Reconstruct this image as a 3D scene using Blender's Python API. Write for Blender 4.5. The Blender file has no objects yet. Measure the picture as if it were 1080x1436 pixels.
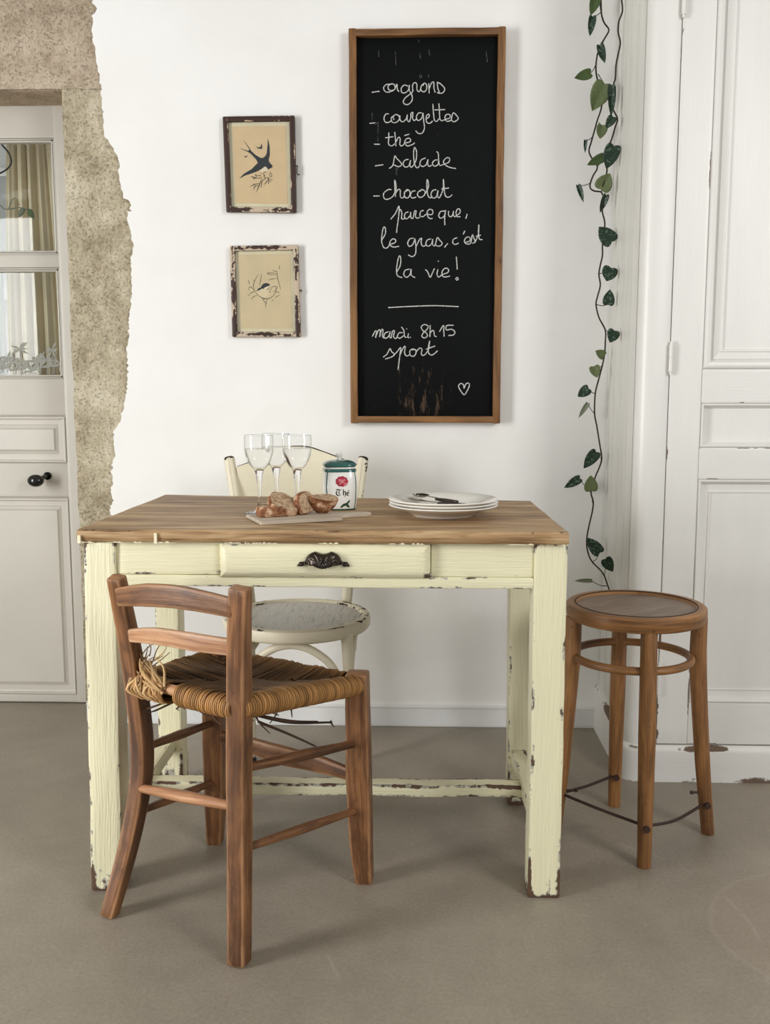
import bpy, bmesh, math, random
from math import sin, cos, pi, radians as RAD
from mathutils import Vector as V, Matrix, noise, Euler

S = bpy.context.scene
COL = S.collection
rng = random.Random(7)

# ------------------------------------------------------------------ camera
FPX, CX, CY = 1350.0, 540.0, 718.0
CAM = V((0.0, -2.968, 1.068))
PITCH = math.atan((718 - 545) / FPX)
YAW = RAD(1.8)
cd = bpy.data.cameras.new('camera')
cam = bpy.data.objects.new('camera', cd)
COL.objects.link(cam)
cam.location = CAM
cam.rotation_euler = (pi / 2 - PITCH, 0, YAW)
cd.sensor_fit = 'VERTICAL'
cd.sensor_height = 36.0
cd.lens = 36.0 * FPX / 1436.0
cd.clip_start = 0.05
S.camera = cam
FW = V((-sin(YAW) * cos(PITCH), cos(YAW) * cos(PITCH), -sin(PITCH)))
RT = V((cos(YAW), sin(YAW), 0))
UP = RT.cross(FW)


def ray(u, v):
    return RT * ((u - CX) / FPX) - UP * ((v - CY) / FPX) + FW


def at(u, v, y):
    """the point of the plane Y = y that was measured at (u, v) of the photograph"""
    d = ray(u, v)
    return CAM + d * ((y - CAM.y) / d.y)


def on(u, v, z):
    d = ray(u, v)
    return CAM + d * ((z - CAM.z) / d.z)


# ------------------------------------------------------------------ light
S.view_settings.view_transform = 'Standard'
S.view_settings.look = 'None'
S.view_settings.exposure = 0.0
S.view_settings.gamma = 1.0
S.view_settings.use_curve_mapping = False
world = bpy.data.worlds.new('world')
S.world = world
world.use_nodes = True
bg = world.node_tree.nodes['Background']
# the rest of the room: cool daylight from the sides, warmer from the beamed ceiling
wn = world.node_tree
wt = wn.nodes.new('ShaderNodeTexCoord')
ws_ = wn.nodes.new('ShaderNodeSeparateXYZ')
wr_ = wn.nodes.new('ShaderNodeValToRGB')
wm_ = wn.nodes.new('ShaderNodeMapRange')
wm_.inputs['From Min'].default_value = -1.0
wn.links.new(wt.outputs['Generated'], ws_.inputs[0])
wn.links.new(ws_.outputs[2], wm_.inputs[0])
wn.links.new(wm_.outputs[0], wr_.inputs[0])
we_ = wr_.color_ramp.elements
we_[0].position, we_[0].color = 0.30, (0.62, 0.60, 0.58, 1)
we_[1].position, we_[1].color = 0.50, (0.92, 0.97, 1.06, 1)
e_ = we_.new(0.62)
e_.color = (0.92, 0.96, 1.02, 1)
e_ = we_.new(0.90)
e_.color = (0.95, 0.90, 0.80, 1)
wn.links.new(wr_.outputs[0], bg.inputs[0])
bg.inputs[1].default_value = 0.52


def area(name, loc, target, sx, sy, watts, col):
    ld = bpy.data.lights.new(name, 'AREA')
    ld.shape = 'RECTANGLE'
    ld.size, ld.size_y = sx, sy
    ld.energy = watts
    ld.color = col
    o = bpy.data.objects.new(name, ld)
    COL.objects.link(o)
    o.location = loc
    o.rotation_euler = (V(target) - V(loc)).to_track_quat('-Z', 'Y').to_euler()
    return o


area('left_window_daylight', (-3.15, -2.75, 1.20), (-0.1, -0.55, 0.70), 0.85, 1.9, 108, (0.985, 0.992, 1.0))
area('right_window_daylight', (2.5, -3.6, 2.2), (0.3, 0.0, 1.0), 1.0, 1.4, 58, (1.0, 0.99, 0.97))
S.cycles.max_bounces = 26
S.cycles.transmission_bounces = 24
S.cycles.transparent_max_bounces = 24
S.cycles.caustics_refractive = False
S.cycles.caustics_reflective = False
S.cycles.sample_clamp_indirect = 6.0


# ------------------------------------------------------------------ materials
def rgb(r, g, b):
    f = lambda c: ((c / 255 + 0.055) / 1.055) ** 2.4 if c > 10 else c / 255 / 12.92
    return (f(r), f(g), f(b), 1.0)


class Mat:
    def __init__(s, name, rough=0.6, spec=0.4, col=(0.8, 0.8, 0.8, 1)):
        s.m = bpy.data.materials.new(name)
        s.m.use_nodes = True
        s.nt = s.m.node_tree
        s.b = s.nt.nodes['Principled BSDF']
        s.b.inputs['Roughness'].default_value = rough
        s.b.inputs['Specular IOR Level'].default_value = spec
        s.b.inputs['Base Color'].default_value = col

    def n(s, t, **kw):
        nd = s.nt.nodes.new(t)
        for k, v in kw.items():
            if hasattr(nd, k) and k not in ('Scale',):
                setattr(nd, k, v)
            else:
                nd.inputs[k.replace('_', ' ')].default_value = v
        return nd

    def link(s, a, b):
        s.nt.links.new(a, b)

    def gco(s, scale, off=(0, 0, 0)):
        a = s.n('ShaderNodeAttribute', attribute_name='gco')
        mp = s.n('ShaderNodeMapping')
        mp.inputs['Scale'].default_value = scale
        mp.inputs['Location'].default_value = off
        s.link(a.outputs['Vector'], mp.inputs['Vector'])
        return mp.outputs[0]

    def obj(s, scale=(1, 1, 1), off=(0, 0, 0)):
        g = s.n('ShaderNodeNewGeometry')
        mp = s.n('ShaderNodeMapping')
        mp.inputs['Scale'].default_value = scale
        mp.inputs['Location'].default_value = off
        s.link(g.outputs['Position'], mp.inputs['Vector'])
        return mp.outputs[0]

    def noise(s, vec, scale, detail=4, rough=0.55, dist=0.0):
        nd = s.n('ShaderNodeTexNoise')
        nd.inputs['Scale'].default_value = scale
        nd.inputs['Detail'].default_value = detail
        nd.inputs['Roughness'].default_value = rough
        nd.inputs['Distortion'].default_value = dist
        s.link(vec, nd.inputs['Vector'])
        return nd.outputs['Fac']

    def ramp(s, fac, stops, interp='LINEAR'):
        r = s.n('ShaderNodeValToRGB')
        r.color_ramp.interpolation = interp
        el = r.color_ramp.elements
        while len(el) < len(stops):
            el.new(0.5)
        for e, (p, c) in zip(el, stops):
            e.position = p
            e.color = c if len(c) == 4 else (*c, 1)
        s.link(fac, r.inputs[0])
        return r.outputs[0]

    def step(s, fac, a, b):
        mr = s.n('ShaderNodeMapRange')
        mr.interpolation_type = 'SMOOTHSTEP'
        mr.inputs['From Min'].default_value = a
        mr.inputs['From Max'].default_value = b
        s.link(fac, mr.inputs['Value'])
        return mr.outputs[0]

    def math(s, op, a, b=None):
        m = s.n('ShaderNodeMath', operation=op)
        for i, x in enumerate((a, b)):
            if x is None:
                continue
            if isinstance(x, (int, float)):
                m.inputs[i].default_value = x
            else:
                s.link(x, m.inputs[i])
        return m.outputs[0]

    def mix(s, fac, a, b, mode='MIX'):
        m = s.n('ShaderNodeMix', data_type='RGBA', blend_type=mode)
        for i, x in ((0, fac), (6, a), (7, b)):
            if isinstance(x, (int, float)):
                m.inputs[i].default_value = x
            elif isinstance(x, tuple):
                m.inputs[i].default_value = x
            else:
                s.link(x, m.inputs[i])
        return m.outputs[2]

    def attr(s, name='wear'):
        return s.n('ShaderNodeAttribute', attribute_name=name).outputs['Fac']

    def color(s, c):
        if isinstance(c, tuple):
            s.b.inputs['Base Color'].default_value = c
        else:
            s.link(c, s.b.inputs['Base Color'])

    def rough(s, r):
        s.link(r, s.b.inputs['Roughness'])

    def bump(s, h, strength=0.3, dist=0.002, prev=None):
        b = s.n('ShaderNodeBump')
        b.inputs['Strength'].default_value = strength
        b.inputs['Distance'].default_value = dist
        s.link(h, b.inputs['Height'])
        if prev is not None:
            s.link(prev, b.inputs['Normal'])
        s.link(b.outputs[0], s.b.inputs['Normal'])
        return b.outputs[0]


def wood(name, light, mid, dark, rough=0.5, spec=0.4, knots=True, pale_wear=None, grain=1.0, spots=0.0, patch=0.0):
    m = Mat(name, rough, spec)
    big = m.noise(m.gco((1.2, 9, 9)), 2.2 * grain, 3, 0.6, 0.8)
    fine = m.noise(m.gco((3, 90, 90)), 3.0 * grain, 5, 0.65, 0.2)
    ring = m.noise(m.gco((2.2, 30, 30)), 2.2 * grain, 4, 0.6, 1.4)
    f = m.math('ADD', m.math('MULTIPLY', big, 0.5), m.math('ADD', m.math('MULTIPLY', fine, 0.28), m.math('MULTIPLY', ring, 0.36)))
    c = m.ramp(f, [(0.40, dark), (0.55, mid), (0.70, light)])
    if patch:
        k = m.step(m.noise(m.gco((1.0, 2.2, 2.2), (4, 1, 2)), 7.0, 4, 0.6, 0.5), 0.46, 0.64)
        c = m.mix(m.math('MULTIPLY', k, patch), c, dark)
    if knots:
        k = m.step(m.noise(m.gco((9, 22, 22)), 1.6, 2), 0.72, 0.80)
        c = m.mix(m.math('MULTIPLY', k, 0.75), c, tuple(x * 0.25 for x in dark[:3]) + (1,))
    if spots:
        k = m.step(m.noise(m.gco((1, 1, 1)), 55, 3), 0.66, 0.74)
        c = m.mix(m.math('MULTIPLY', k, spots), c, tuple(x * 0.3 for x in dark[:3]) + (1,))
    if pale_wear:
        w = m.math('ADD', m.math('MULTIPLY', m.attr(), 0.55), m.math('MULTIPLY', m.noise(m.gco((3, 12, 12)), 5), 0.55))
        c = m.mix(m.math('MULTIPLY', m.step(w, 0.62, 0.95), 0.55), c, pale_wear)
    m.color(c)
    m.bump(m.math('ADD', fine, ring), 0.35, 0.0016)
    return m.m


def paint(name, col, chip, rough=0.45, spec=0.45, amount=0.0, under=None, streak=0.5, var=0.06, scale=16, wearw=0.30, edge=None, bumpd=0.0025, aniso=(0.55, 1.6, 1.6)):
    """old brushed paint; the chips follow worn edges (vertex attribute) and noise"""
    m = Mat(name, rough, spec)
    g = m.gco((1, 1, 1))
    n1 = m.noise(m.gco(aniso), scale, 6, 0.62, 0.4)
    n2 = m.noise(g, scale * 4, 4, 0.6)
    w = m.attr()
    val = m.math('ADD', m.math('ADD', m.math('MULTIPLY', n1, 0.7), m.math('MULTIPLY', n2, 0.3)), m.math('MULTIPLY', w, wearw))
    mask = m.step(val, 0.735 - amount, 0.755 - amount)
    tone = m.noise(m.gco((1, 5, 5)), 3.0, 4)
    c2 = tuple(x * (1 - 2.2 * var) for x in col[:3]) + (1,)
    c = m.ramp(tone, [(0.3, c2), (0.65, col)])
    if under:
        mu = m.step(val, 0.700 - amount, 0.712 - amount)
        c = m.mix(mu, c, under)
    c = m.mix(mask, c, chip)
    m.color(c)
    br = m.noise(m.gco((4, 70, 70)), 3.0, 4, 0.6)
    h = m.math('SUBTRACT', m.math('MULTIPLY', br, streak), m.math('MULTIPLY', mask, 0.8))
    m.bump(h, 0.5, bumpd)
    m.rough(m.math('ADD', m.math('MULTIPLY', mask, 0.35), rough))
    return m.m


def plain(name, col, rough=0.5, spec=0.4, metal=0.0, var=0.0, scale=30, bump=0.0, coat=0.0):
    m = Mat(name, rough, spec, col)
    m.b.inputs['Metallic'].default_value = metal
    m.b.inputs['Coat Weight'].default_value = coat
    if var or bump:
        f = m.noise(m.obj(), scale, 5)
        if var:
            m.color(m.ramp(f, [(0.3, tuple(x * (1 - var) for x in col[:3]) + (1,)), (0.7, tuple(min(1, x * (1 + var)) for x in col[:3]) + (1,))]))
        if bump:
            m.bump(f, bump, 0.002)
    return m.m


def glassmat(name, ior=1.45, col=(1, 1, 1, 1), rough=0.0):
    m = Mat(name, rough, 0.5, col)
    m.b.inputs['Transmission Weight'].default_value = 1.0
    m.b.inputs['IOR'].default_value = ior
    return m.m


MT = {}


def thinglass(name, gloss=0.05, tint=(0.97, 0.98, 0.97, 1)):
    """a flat pane: lets the light straight through and mirrors a little"""
    m = Mat(name)
    nt = m.nt
    tr = m.n('ShaderNodeBsdfTransparent')
    tr.inputs[0].default_value = tint
    gl = m.n('ShaderNodeBsdfGlossy')
    gl.inputs['Roughness'].default_value = 0.02
    mx = m.n('ShaderNodeMixShader')
    mx.inputs[0].default_value = gloss
    m.link(tr.outputs[0], mx.inputs[1])
    m.link(gl.outputs[0], mx.inputs[2])
    m.link(mx.outputs[0], nt.nodes['Material Output'].inputs['Surface'])
    return m.m


# white plaster wall
m = Mat('white_plaster', 0.75, 0.25)
f = m.noise(m.obj(), 1.7, 5, 0.6)
m.color(m.ramp(f, [(0.3, rgb(229, 227, 222)), (0.7, rgb(238, 237, 233))]))
h1 = m.noise(m.obj(), 7, 4, 0.5)
h2 = m.noise(m.obj(), 90, 4, 0.6)
m.bump(m.math('ADD', h1, m.math('MULTIPLY', h2, 0.06)), 0.28, 0.012)
MT['plaster'] = m.m
# broken plaster edge
MT['plaster_edge'] = plain('broken_plaster_edge', rgb(196, 188, 170), 0.9, 0.2, var=0.2, scale=60, bump=0.5)


def stone(name, a, b, c):
    m = Mat(name, 0.92, 0.15)
    f1 = m.noise(m.obj(), 4.5, 6, 0.65)
    f2 = m.noise(m.obj(), 85, 5, 0.72)
    f3 = m.noise(m.obj(off=(3, 1, 2)), 14, 5, 0.65)
    f = m.math('ADD', m.math('MULTIPLY', f1, 0.5), m.math('ADD', m.math('MULTIPLY', f2, 0.32), m.math('MULTIPLY', f3, 0.3)))
    col = m.ramp(f, [(0.44, c), (0.56, a), (0.66, b)])
    pit = m.step(m.noise(m.obj(), 130, 4, 0.65), 0.56, 0.66)
    pit2 = m.step(m.noise(m.obj(off=(5, 5, 5)), 38, 4, 0.6), 0.66, 0.72)
    dk = tuple(x * 0.35 for x in c[:3]) + (1,)
    col = m.mix(m.math('MULTIPLY', pit, 0.22), col, dk)
    col = m.mix(m.math('MULTIPLY', pit2, 0.30), col, dk)
    white = m.step(m.noise(m.obj(off=(9, 2, 7)), 22, 4, 0.6), 0.70, 0.74)
    col = m.mix(m.math('MULTIPLY', white, 0.6), col, rgb(205, 198, 184))
    m.color(col)
    m.bump(m.math('SUBTRACT', m.math('ADD', f2, f3), m.math('MULTIPLY', pit, 0.5)), 0.75, 0.010)
    return m.m


MT['stone'] = stone('limestone_jamb', rgb(190, 178, 152), rgb(214, 204, 180), rgb(150, 138, 113))
MT['lintel'] = stone('limestone_lintel', rgb(190, 172, 150), rgb(208, 192, 170), rgb(154, 138, 116))
MT['lintel_wood'] = wood('old_lintel_wood', rgb(150, 128, 98), rgb(118, 98, 72), rgb(78, 62, 44), 0.8, 0.2)

# polished concrete floor
m = Mat('polished_concrete', 0.42, 0.4)
f1 = m.noise(m.obj(), 1.6, 6, 0.6, 0.6)
f2 = m.noise(m.obj(), 130, 5, 0.75)
f3 = m.noise(m.obj((1, 1, 1), (4, 4, 0)), 8, 5, 0.65)
f = m.math('ADD', m.math('MULTIPLY', f1, 0.36), m.math('ADD', m.math('MULTIPLY', f2, 0.42), m.math('MULTIPLY', f3, 0.22)))
c = m.ramp(f, [(0.34, rgb(122, 113, 101)), (0.50, rgb(143, 134, 120)), (0.68, rgb(164, 154, 139))])
sp = m.step(m.noise(m.obj(), 170, 3, 0.6), 0.67, 0.74)
c = m.mix(m.math('MULTIPLY', sp, 0.55), c, rgb(164, 154, 138))


def ring_mask(m, cx, cy, r, w):
    g = m.n('ShaderNodeNewGeometry')
    sx = m.n('ShaderNodeSeparateXYZ')
    m.link(g.outputs['Position'], sx.inputs[0])
    dx = m.math('SUBTRACT', sx.outputs[0], cx)
    dy = m.math('SUBTRACT', sx.outputs[1], cy)
    d = m.math('SQRT', m.math('ADD', m.math('MULTIPLY', dx, dx), m.math('MULTIPLY', dy, dy)))
    wob = m.math('MULTIPLY', m.math('SUBTRACT', f3, 0.5), 0.03)
    d = m.math('ADD', d, wob)
    ring = m.math('SUBTRACT', 1.0, m.step(m.math('ABSOLUTE', m.math('SUBTRACT', d, r)), w * 0.3, w))
    disc = m.math('SUBTRACT', 1.0, m.step(d, r - w, r))
    return ring, disc


ring, disc = ring_mask(m, 0.84, -1.16, 0.24, 0.008)
c = m.mix(m.math('MULTIPLY', ring, 0.22), c, rgb(168, 155, 140))
c = m.mix(m.math('MULTIPLY', disc, 0.12), c, rgb(160, 132, 108))
ring, disc = ring_mask(m, 0.25, -1.15, 0.43, 0.005)
c = m.mix(m.math('MULTIPLY', m.math('MULTIPLY', ring, m.step(f3, 0.45, 0.6)), 0.22), c, rgb(178, 168, 154))
m.color(c)
m.rough(m.math('ADD', 0.34, m.math('MULTIPLY', f3, 0.25)))
m.bump(m.math('ADD', f2, f3), 0.16, 0.003)
MT['floor'] = m.m

MT['base_white'] = plain('white_baseboard_paint', rgb(226, 226, 224), 0.45, 0.4, var=0.03, scale=12)
MT['door_paint'] = plain('greige_door_paint', rgb(197, 192, 181), 0.42, 0.4, var=0.025, scale=9, bump=0.03)
MT['cup_paint'] = paint('old_white_cupboard_paint', rgb(228, 226, 220), rgb(120, 98, 80), 0.36, 0.45, amount=-0.08, streak=0.25, var=0.02, scale=9, wearw=0.26)
MT['cup_side'] = paint('worn_shade_streaked_cupboard_side', rgb(220, 218, 210), rgb(128, 122, 110), 0.5, 0.4, amount=0.0, under=rgb(186, 182, 172), streak=0.5, var=0.05, scale=7, wearw=0.2, aniso=(0.22, 3.2, 3.2))  # grey upright streaks: worn paint, plus leaf shadows painted into the colour
MT['cup_base'] = paint('chipped_white_cupboard_base', rgb(228, 226, 221), rgb(108, 90, 76), 0.5, 0.4, amount=-0.02, under=rgb(176, 172, 164), streak=0.3, var=0.03, scale=13, wearw=0.30)
MT['cream'] = paint('chipped_cream_paint', rgb(236, 230, 194), rgb(92, 68, 48), 0.34, 0.5, amount=-0.018, under=rgb(178, 176, 160), streak=1.0, var=0.03, scale=18, wearw=0.17, bumpd=0.004)
MT['ivory'] = paint('worn_ivory_chair_paint', rgb(222, 213, 188), rgb(46, 36, 30), 0.45, 0.45, amount=-0.05, streak=0.4, var=0.04, scale=14, wearw=0.2)
MT['ivory_panel'] = paint('ivory_backrest_paint', rgb(226, 217, 190), rgb(46, 36, 30), 0.45, 0.45, amount=-0.07, streak=0.25, var=0.04, scale=14, wearw=0.22)
m = Mat('worn_oak_table_top', 0.5, 0.4)
n1 = m.noise(m.gco((0.9, 7, 7)), 2.0, 4, 0.6, 1.6)
n2 = m.noise(m.gco((2.5, 75, 75)), 2.4, 5, 0.7, 0.3)
n3 = m.noise(m.gco((1.3, 22, 22)), 2.2, 4, 0.65, 1.8)
f = m.math('ADD', m.math('MULTIPLY', n1, 0.62), m.math('ADD', m.math('MULTIPLY', n2, 0.26), m.math('MULTIPLY', n3, 0.32)))
c = m.ramp(f, [(0.45, rgb(94, 69, 45)), (0.54, rgb(142, 110, 74)), (0.63, rgb(174, 142, 102)), (0.76, rgb(206, 180, 142))])
k = m.step(m.noise(m.gco((5, 14, 14)), 1.5, 2), 0.70, 0.78)
c = m.mix(m.math('MULTIPLY', k, 0.7), c, rgb(58, 40, 26))
k = m.step(m.noise(m.gco((6, 60, 60)), 2.0, 3), 0.68, 0.72)
c = m.mix(m.math('MULTIPLY', k, 0.6), c, rgb(60, 42, 28))
k = m.step(m.math('ADD', m.noise(m.gco((9, 70, 70), (2, 2, 2)), 1.6, 4, 0.7), m.math('MULTIPLY', m.attr(), 0.12)), 0.70, 0.75)
c = m.mix(m.math('MULTIPLY', k, 0.7), c, rgb(70, 48, 30))
m.color(c)
m.bump(m.math('ADD', n2, n3), 0.5, 0.002)
MT['top'] = m.m
MT['chair_wood'] = wood('reddish_brown_chair_wood', rgb(152, 106, 68), rgb(112, 74, 46), rgb(62, 39, 24), 0.42, 0.4, pale_wear=rgb(184, 138, 98), patch=0.55, spots=0.4)
MT['chair_pale'] = wood('pale_worn_chair_wood', rgb(204, 158, 118), rgb(172, 124, 88), rgb(122, 82, 56), 0.42, 0.4, pale_wear=rgb(228, 192, 158), spots=0.35)
MT['stool_wood'] = wood('honey_brown_stool_wood', rgb(168, 120, 70), rgb(130, 89, 50), rgb(72, 48, 28), 0.46, 0.45, spots=0.4)
MT['stool_top'] = wood('greyed_stool_seat_wood', rgb(140, 118, 98), rgb(112, 92, 76), rgb(82, 66, 54), 0.42, 0.45, knots=False)
MT['frame_wood'] = wood('brown_chalkboard_frame', rgb(142, 102, 60), rgb(112, 77, 44), rgb(74, 49, 28), 0.5, 0.35)
MT['old_frame'] = paint('distressed_dark_frame', rgb(60, 36, 26), rgb(188, 166, 142), 0.5, 0.4, amount=0.07, streak=0.5, var=0.2, scale=22, wearw=0.12)
MT['old_frame_pale'] = paint('distressed_peeling_frame', rgb(62, 40, 30), rgb(190, 172, 150), 0.5, 0.4, amount=0.22, streak=0.5, var=0.2, scale=22, wearw=0.05)
# chalkboard
m = Mat('chalkboard_black', 0.6, 0.12)
f = m.noise(m.obj((1, 1, 0.4)), 3.5, 4)
c = m.ramp(f, [(0.35, rgb(7, 8, 9)), (0.7, rgb(9, 13, 12))])
g = m.n('ShaderNodeNewGeometry')
sx = m.n('ShaderNodeSeparateXYZ')
m.link(g.outputs['Position'], sx.inputs[0])
st = m.noise(m.obj((70, 1, 14)), 1.0, 5, 0.7)
cen = m.math('SUBTRACT', 1.0, m.step(m.math('ABSOLUTE', m.math('SUBTRACT', sx.outputs[0], 0.022)), 0.03, 0.13))
low = m.math('SUBTRACT', 1.0, m.step(sx.outputs[2], 0.99, 1.30))
sc = m.step(m.math('ADD', st, m.math('MULTIPLY', m.math('MULTIPLY', cen, low), 0.17)), 0.66, 0.80)
c = m.mix(m.math('MULTIPLY', sc, 0.55), c, rgb(104, 84, 66))
m.color(c)
m.bump(st, 0.15, 0.002)
MT['board'] = m.m
m = Mat('white_chalk', 0.9, 0.1)
f = m.noise(m.obj(), 420, 3, 0.7)
m.color(m.ramp(f, [(0.32, rgb(105, 106, 104)), (0.55, rgb(205, 205, 200))]))
MT['chalk'] = m.m
m = Mat('faint_chalk', 0.9, 0.1)
f = m.noise(m.obj(), 300, 3, 0.7)
m.color(m.ramp(f, [(0.38, rgb(28, 30, 30)), (0.65, rgb(96, 97, 95))]))
MT['faint'] = m.m
# pictures
MT['mat_board'] = plain('aged_cream_mount', rgb(224, 211, 180), 0.8, 0.2, var=0.06, scale=25)
MT['paper'] = plain('foxed_tan_paper', rgb(218, 188, 148), 0.85, 0.15, var=0.05, scale=18)
MT['paper_green'] = plain('foxed_buff_paper', rgb(214, 192, 154), 0.85, 0.15, var=0.05, scale=18)
MT['ink'] = plain('blue_black_ink', rgb(38, 42, 46), 0.8, 0.2, var=0.35, scale=120)
MT['ink_brown'] = plain('brown_grey_ink', rgb(88, 78, 62), 0.8, 0.2, var=0.2, scale=90)
MT['ink_buff'] = plain('buff_ink', rgb(226, 204, 168), 0.8, 0.2)
MT['ink_pale'] = plain('pale_ink', rgb(232, 214, 184), 0.8, 0.2)
MT['brass'] = plain('dark_brass', rgb(70, 60, 48), 0.4, 0.5, metal=0.8)
MT['pane'] = thinglass('window_glass', 0.03)
MT['pic_glass'] = thinglass('picture_glass', 0.04)
MT['iron'] = plain('dark_iron', rgb(58, 50, 46), 0.45, 0.5, metal=0.6, var=0.2, scale=80)
MT['rust'] = plain('rusty_wire', rgb(66, 48, 42), 0.6, 0.4, metal=0.3, var=0.25, scale=90)
MT['bronze'] = plain('blackened_bronze_pull', rgb(66, 58, 52), 0.28, 0.6, metal=0.85, var=0.2, scale=150)
MT['black'] = plain('glossy_black_knob', rgb(14, 14, 15), 0.12, 0.6)
MT['wine_glass'] = glassmat('clear_wine_glass', 1.45)
m = Mat('thin_blown_glass')
tr = m.n('ShaderNodeBsdfTransparent')
lw = m.n('ShaderNodeLayerWeight')
lw.inputs[0].default_value = 0.5
fc = m.math('POWER', lw.outputs['Facing'], 4.0)
m.link(m.ramp(fc, [(0.0, (0.985, 0.99, 0.985)), (1.0, (0.62, 0.64, 0.62))]), tr.inputs[0])
gl = m.n('ShaderNodeBsdfGlossy')
gl.inputs['Roughness'].default_value = 0.03
mx = m.n('ShaderNodeMixShader')
m.link(m.math('ADD', 0.045, m.math('MULTIPLY', fc, 0.55)), mx.inputs[0])
m.link(tr.outputs[0], mx.inputs[1])
m.link(gl.outputs[0], mx.inputs[2])
m.link(mx.outputs[0], m.nt.nodes['Material Output'].inputs['Surface'])
MT['thin_glass'] = m.m
MT['wine'] = glassmat('pale_wine', 1.14, (0.975, 0.96, 0.915, 1))
MT['ceramic'] = plain('white_glazed_ceramic', rgb(240, 238, 230), 0.14, 0.5, coat=0.3)
MT['plate'] = plain('white_glazed_plate', rgb(240, 236, 226), 0.15, 0.5, coat=0.3)
MT['green_glaze'] = plain('teal_green_glaze', rgb(38, 92, 84), 0.15, 0.5, var=0.25, scale=60, coat=0.3)
MT['rose'] = plain('crimson_rose_glaze', rgb(176, 44, 66), 0.2, 0.5, var=0.35, scale=130)
MT['rose_pale'] = plain('pale_rose_glaze', rgb(206, 120, 124), 0.2, 0.5, var=0.2, scale=130)
MT['leaf_glaze'] = plain('dark_green_leaf_glaze', rgb(36, 74, 48), 0.2, 0.5)
MT['black_glaze'] = plain('black_lettering_glaze', rgb(18, 18, 18), 0.25, 0.4)
MT['serving'] = wood('grey_bleached_board', rgb(214, 202, 184), rgb(190, 177, 158), rgb(160, 146, 128), 0.55, 0.3, knots=False)
m = Mat('toasted_crust', 0.7, 0.3)
f = m.noise(m.obj(), 60, 5, 0.6)
m.color(m.ramp(f, [(0.33, rgb(92, 54, 34)), (0.50, rgb(146, 96, 62)), (0.64, rgb(216, 184, 152))]))
m.bump(f, 0.5, 0.003)
MT['crust'] = m.m
m = Mat('bread_crumb', 0.9, 0.15)
f = m.noise(m.obj(), 110, 5, 0.65)
m.color(m.ramp(f, [(0.34, rgb(146, 112, 84)), (0.5, rgb(194, 164, 132)), (0.68, rgb(222, 200, 172))]))
m.bump(f, 0.8, 0.004)
MT['crumb'] = m.m
MT['steel'] = plain('tarnished_steel', rgb(150, 142, 132), 0.25, 0.5, metal=1.0, var=0.1, scale=60)
MT['dark_steel'] = plain('dark_cutlery_handle', rgb(58, 48, 42), 0.35, 0.5, metal=0.3)


def straw(name, rail, top):
    m = Mat(name, 0.6, 0.3)
    f = m.noise(m.gco((6, 160, 160)), 2.2, 4, 0.6)
    s2 = m.noise(m.gco((0.5, 3, 3)), 3.0, 2)
    k = m.math('ADD', m.math('MULTIPLY', f, 0.35), m.math('MULTIPLY', s2, 0.74))
    dk = lambda c, q: tuple(x * q for x in c[:3]) + (1,)
    c1 = m.ramp(k, [(0.38, dk(rail, 0.45)), (0.55, rail), (0.72, dk(rail, 1.5))])
    c2 = m.ramp(k, [(0.38, dk(top, 0.45)), (0.55, top), (0.72, dk(top, 1.7))])
    m.color(m.mix(m.attr(), c2, c1))
    m.bump(f, 0.5, 0.001)
    return m.m


MT['straw'] = straw('woven_rush', rgb(168, 124, 74), rgb(80, 56, 33))
MT['straw_loose'] = straw('frayed_pale_rush', rgb(206, 172, 124), rgb(170, 132, 86))
MT['straw_dark'] = straw('dark_hanging_rush', rgb(92, 70, 50), rgb(70, 52, 38))


def leafmat(name, col, spk, amt, rough=0.4):
    m = Mat(name, rough, 0.4)
    f = m.noise(m.obj(), 130, 3, 0.6)
    c = m.mix(m.math('MULTIPLY', m.step(f, 0.54, 0.66), amt), col, spk)
    m.color(c)
    m.b.inputs['Subsurface Weight'].default_value = 0.0
    return m.m


MT['leaf_dark'] = leafmat('silver_speckled_dark_leaf', rgb(30, 52, 36), rgb(112, 134, 116), 0.8)
MT['leaf_pale'] = leafmat('olive_leaf_underside', rgb(98, 110, 70), rgb(116, 128, 90), 0.6, 0.55)
MT['leaf_mid'] = leafmat('mid_green_leaf', rgb(70, 88, 46), rgb(92, 108, 68), 0.5)
MT['leaf_grey'] = leafmat('grey_green_leaf', rgb(116, 122, 98), rgb(136, 140, 116), 0.5, 0.55)
MT['stem'] = plain('dark_vine_stem', rgb(54, 46, 34), 0.6, 0.3)
MT['curtain'] = plain('cream_linen_curtain', rgb(214, 202, 172), 0.9, 0.1, var=0.05, scale=14)
MT['sheer'] = plain('white_sheer_curtain', rgb(222, 224, 226), 0.9, 0.1)
MT['etch'] = plain('etched_glass_pattern', rgb(150, 150, 142), 0.7, 0.2)
MT['white_beyond'] = plain('white_room_beyond', rgb(232, 234, 234), 0.8, 0.2, var=0.02, scale=3)
MT['rod'] = plain('dark_curtain_rod', rgb(40, 36, 32), 0.5, 0.4)
MT['rubber'] = plain('dark_foot_cap', rgb(40, 40, 42), 0.6, 0.3)


# ------------------------------------------------------------------ mesh building
class MB:
    def __init__(s):
        s.v, s.f, s.g, s.w, s.sm = [], [], [], [], []

    def add(s, vs, fs, gs=None, ws=None, smooth=True):
        o = len(s.v)
        s.v += [V(p) for p in vs]
        s.f += [tuple(i + o for i in f) for f in fs]
        s.g += gs if gs else [tuple(p) for p in vs]
        s.w += ws if ws else [0.0] * len(vs)
        s.sm += [smooth] * len(fs)
        return s


ORIGIN = {}


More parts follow.
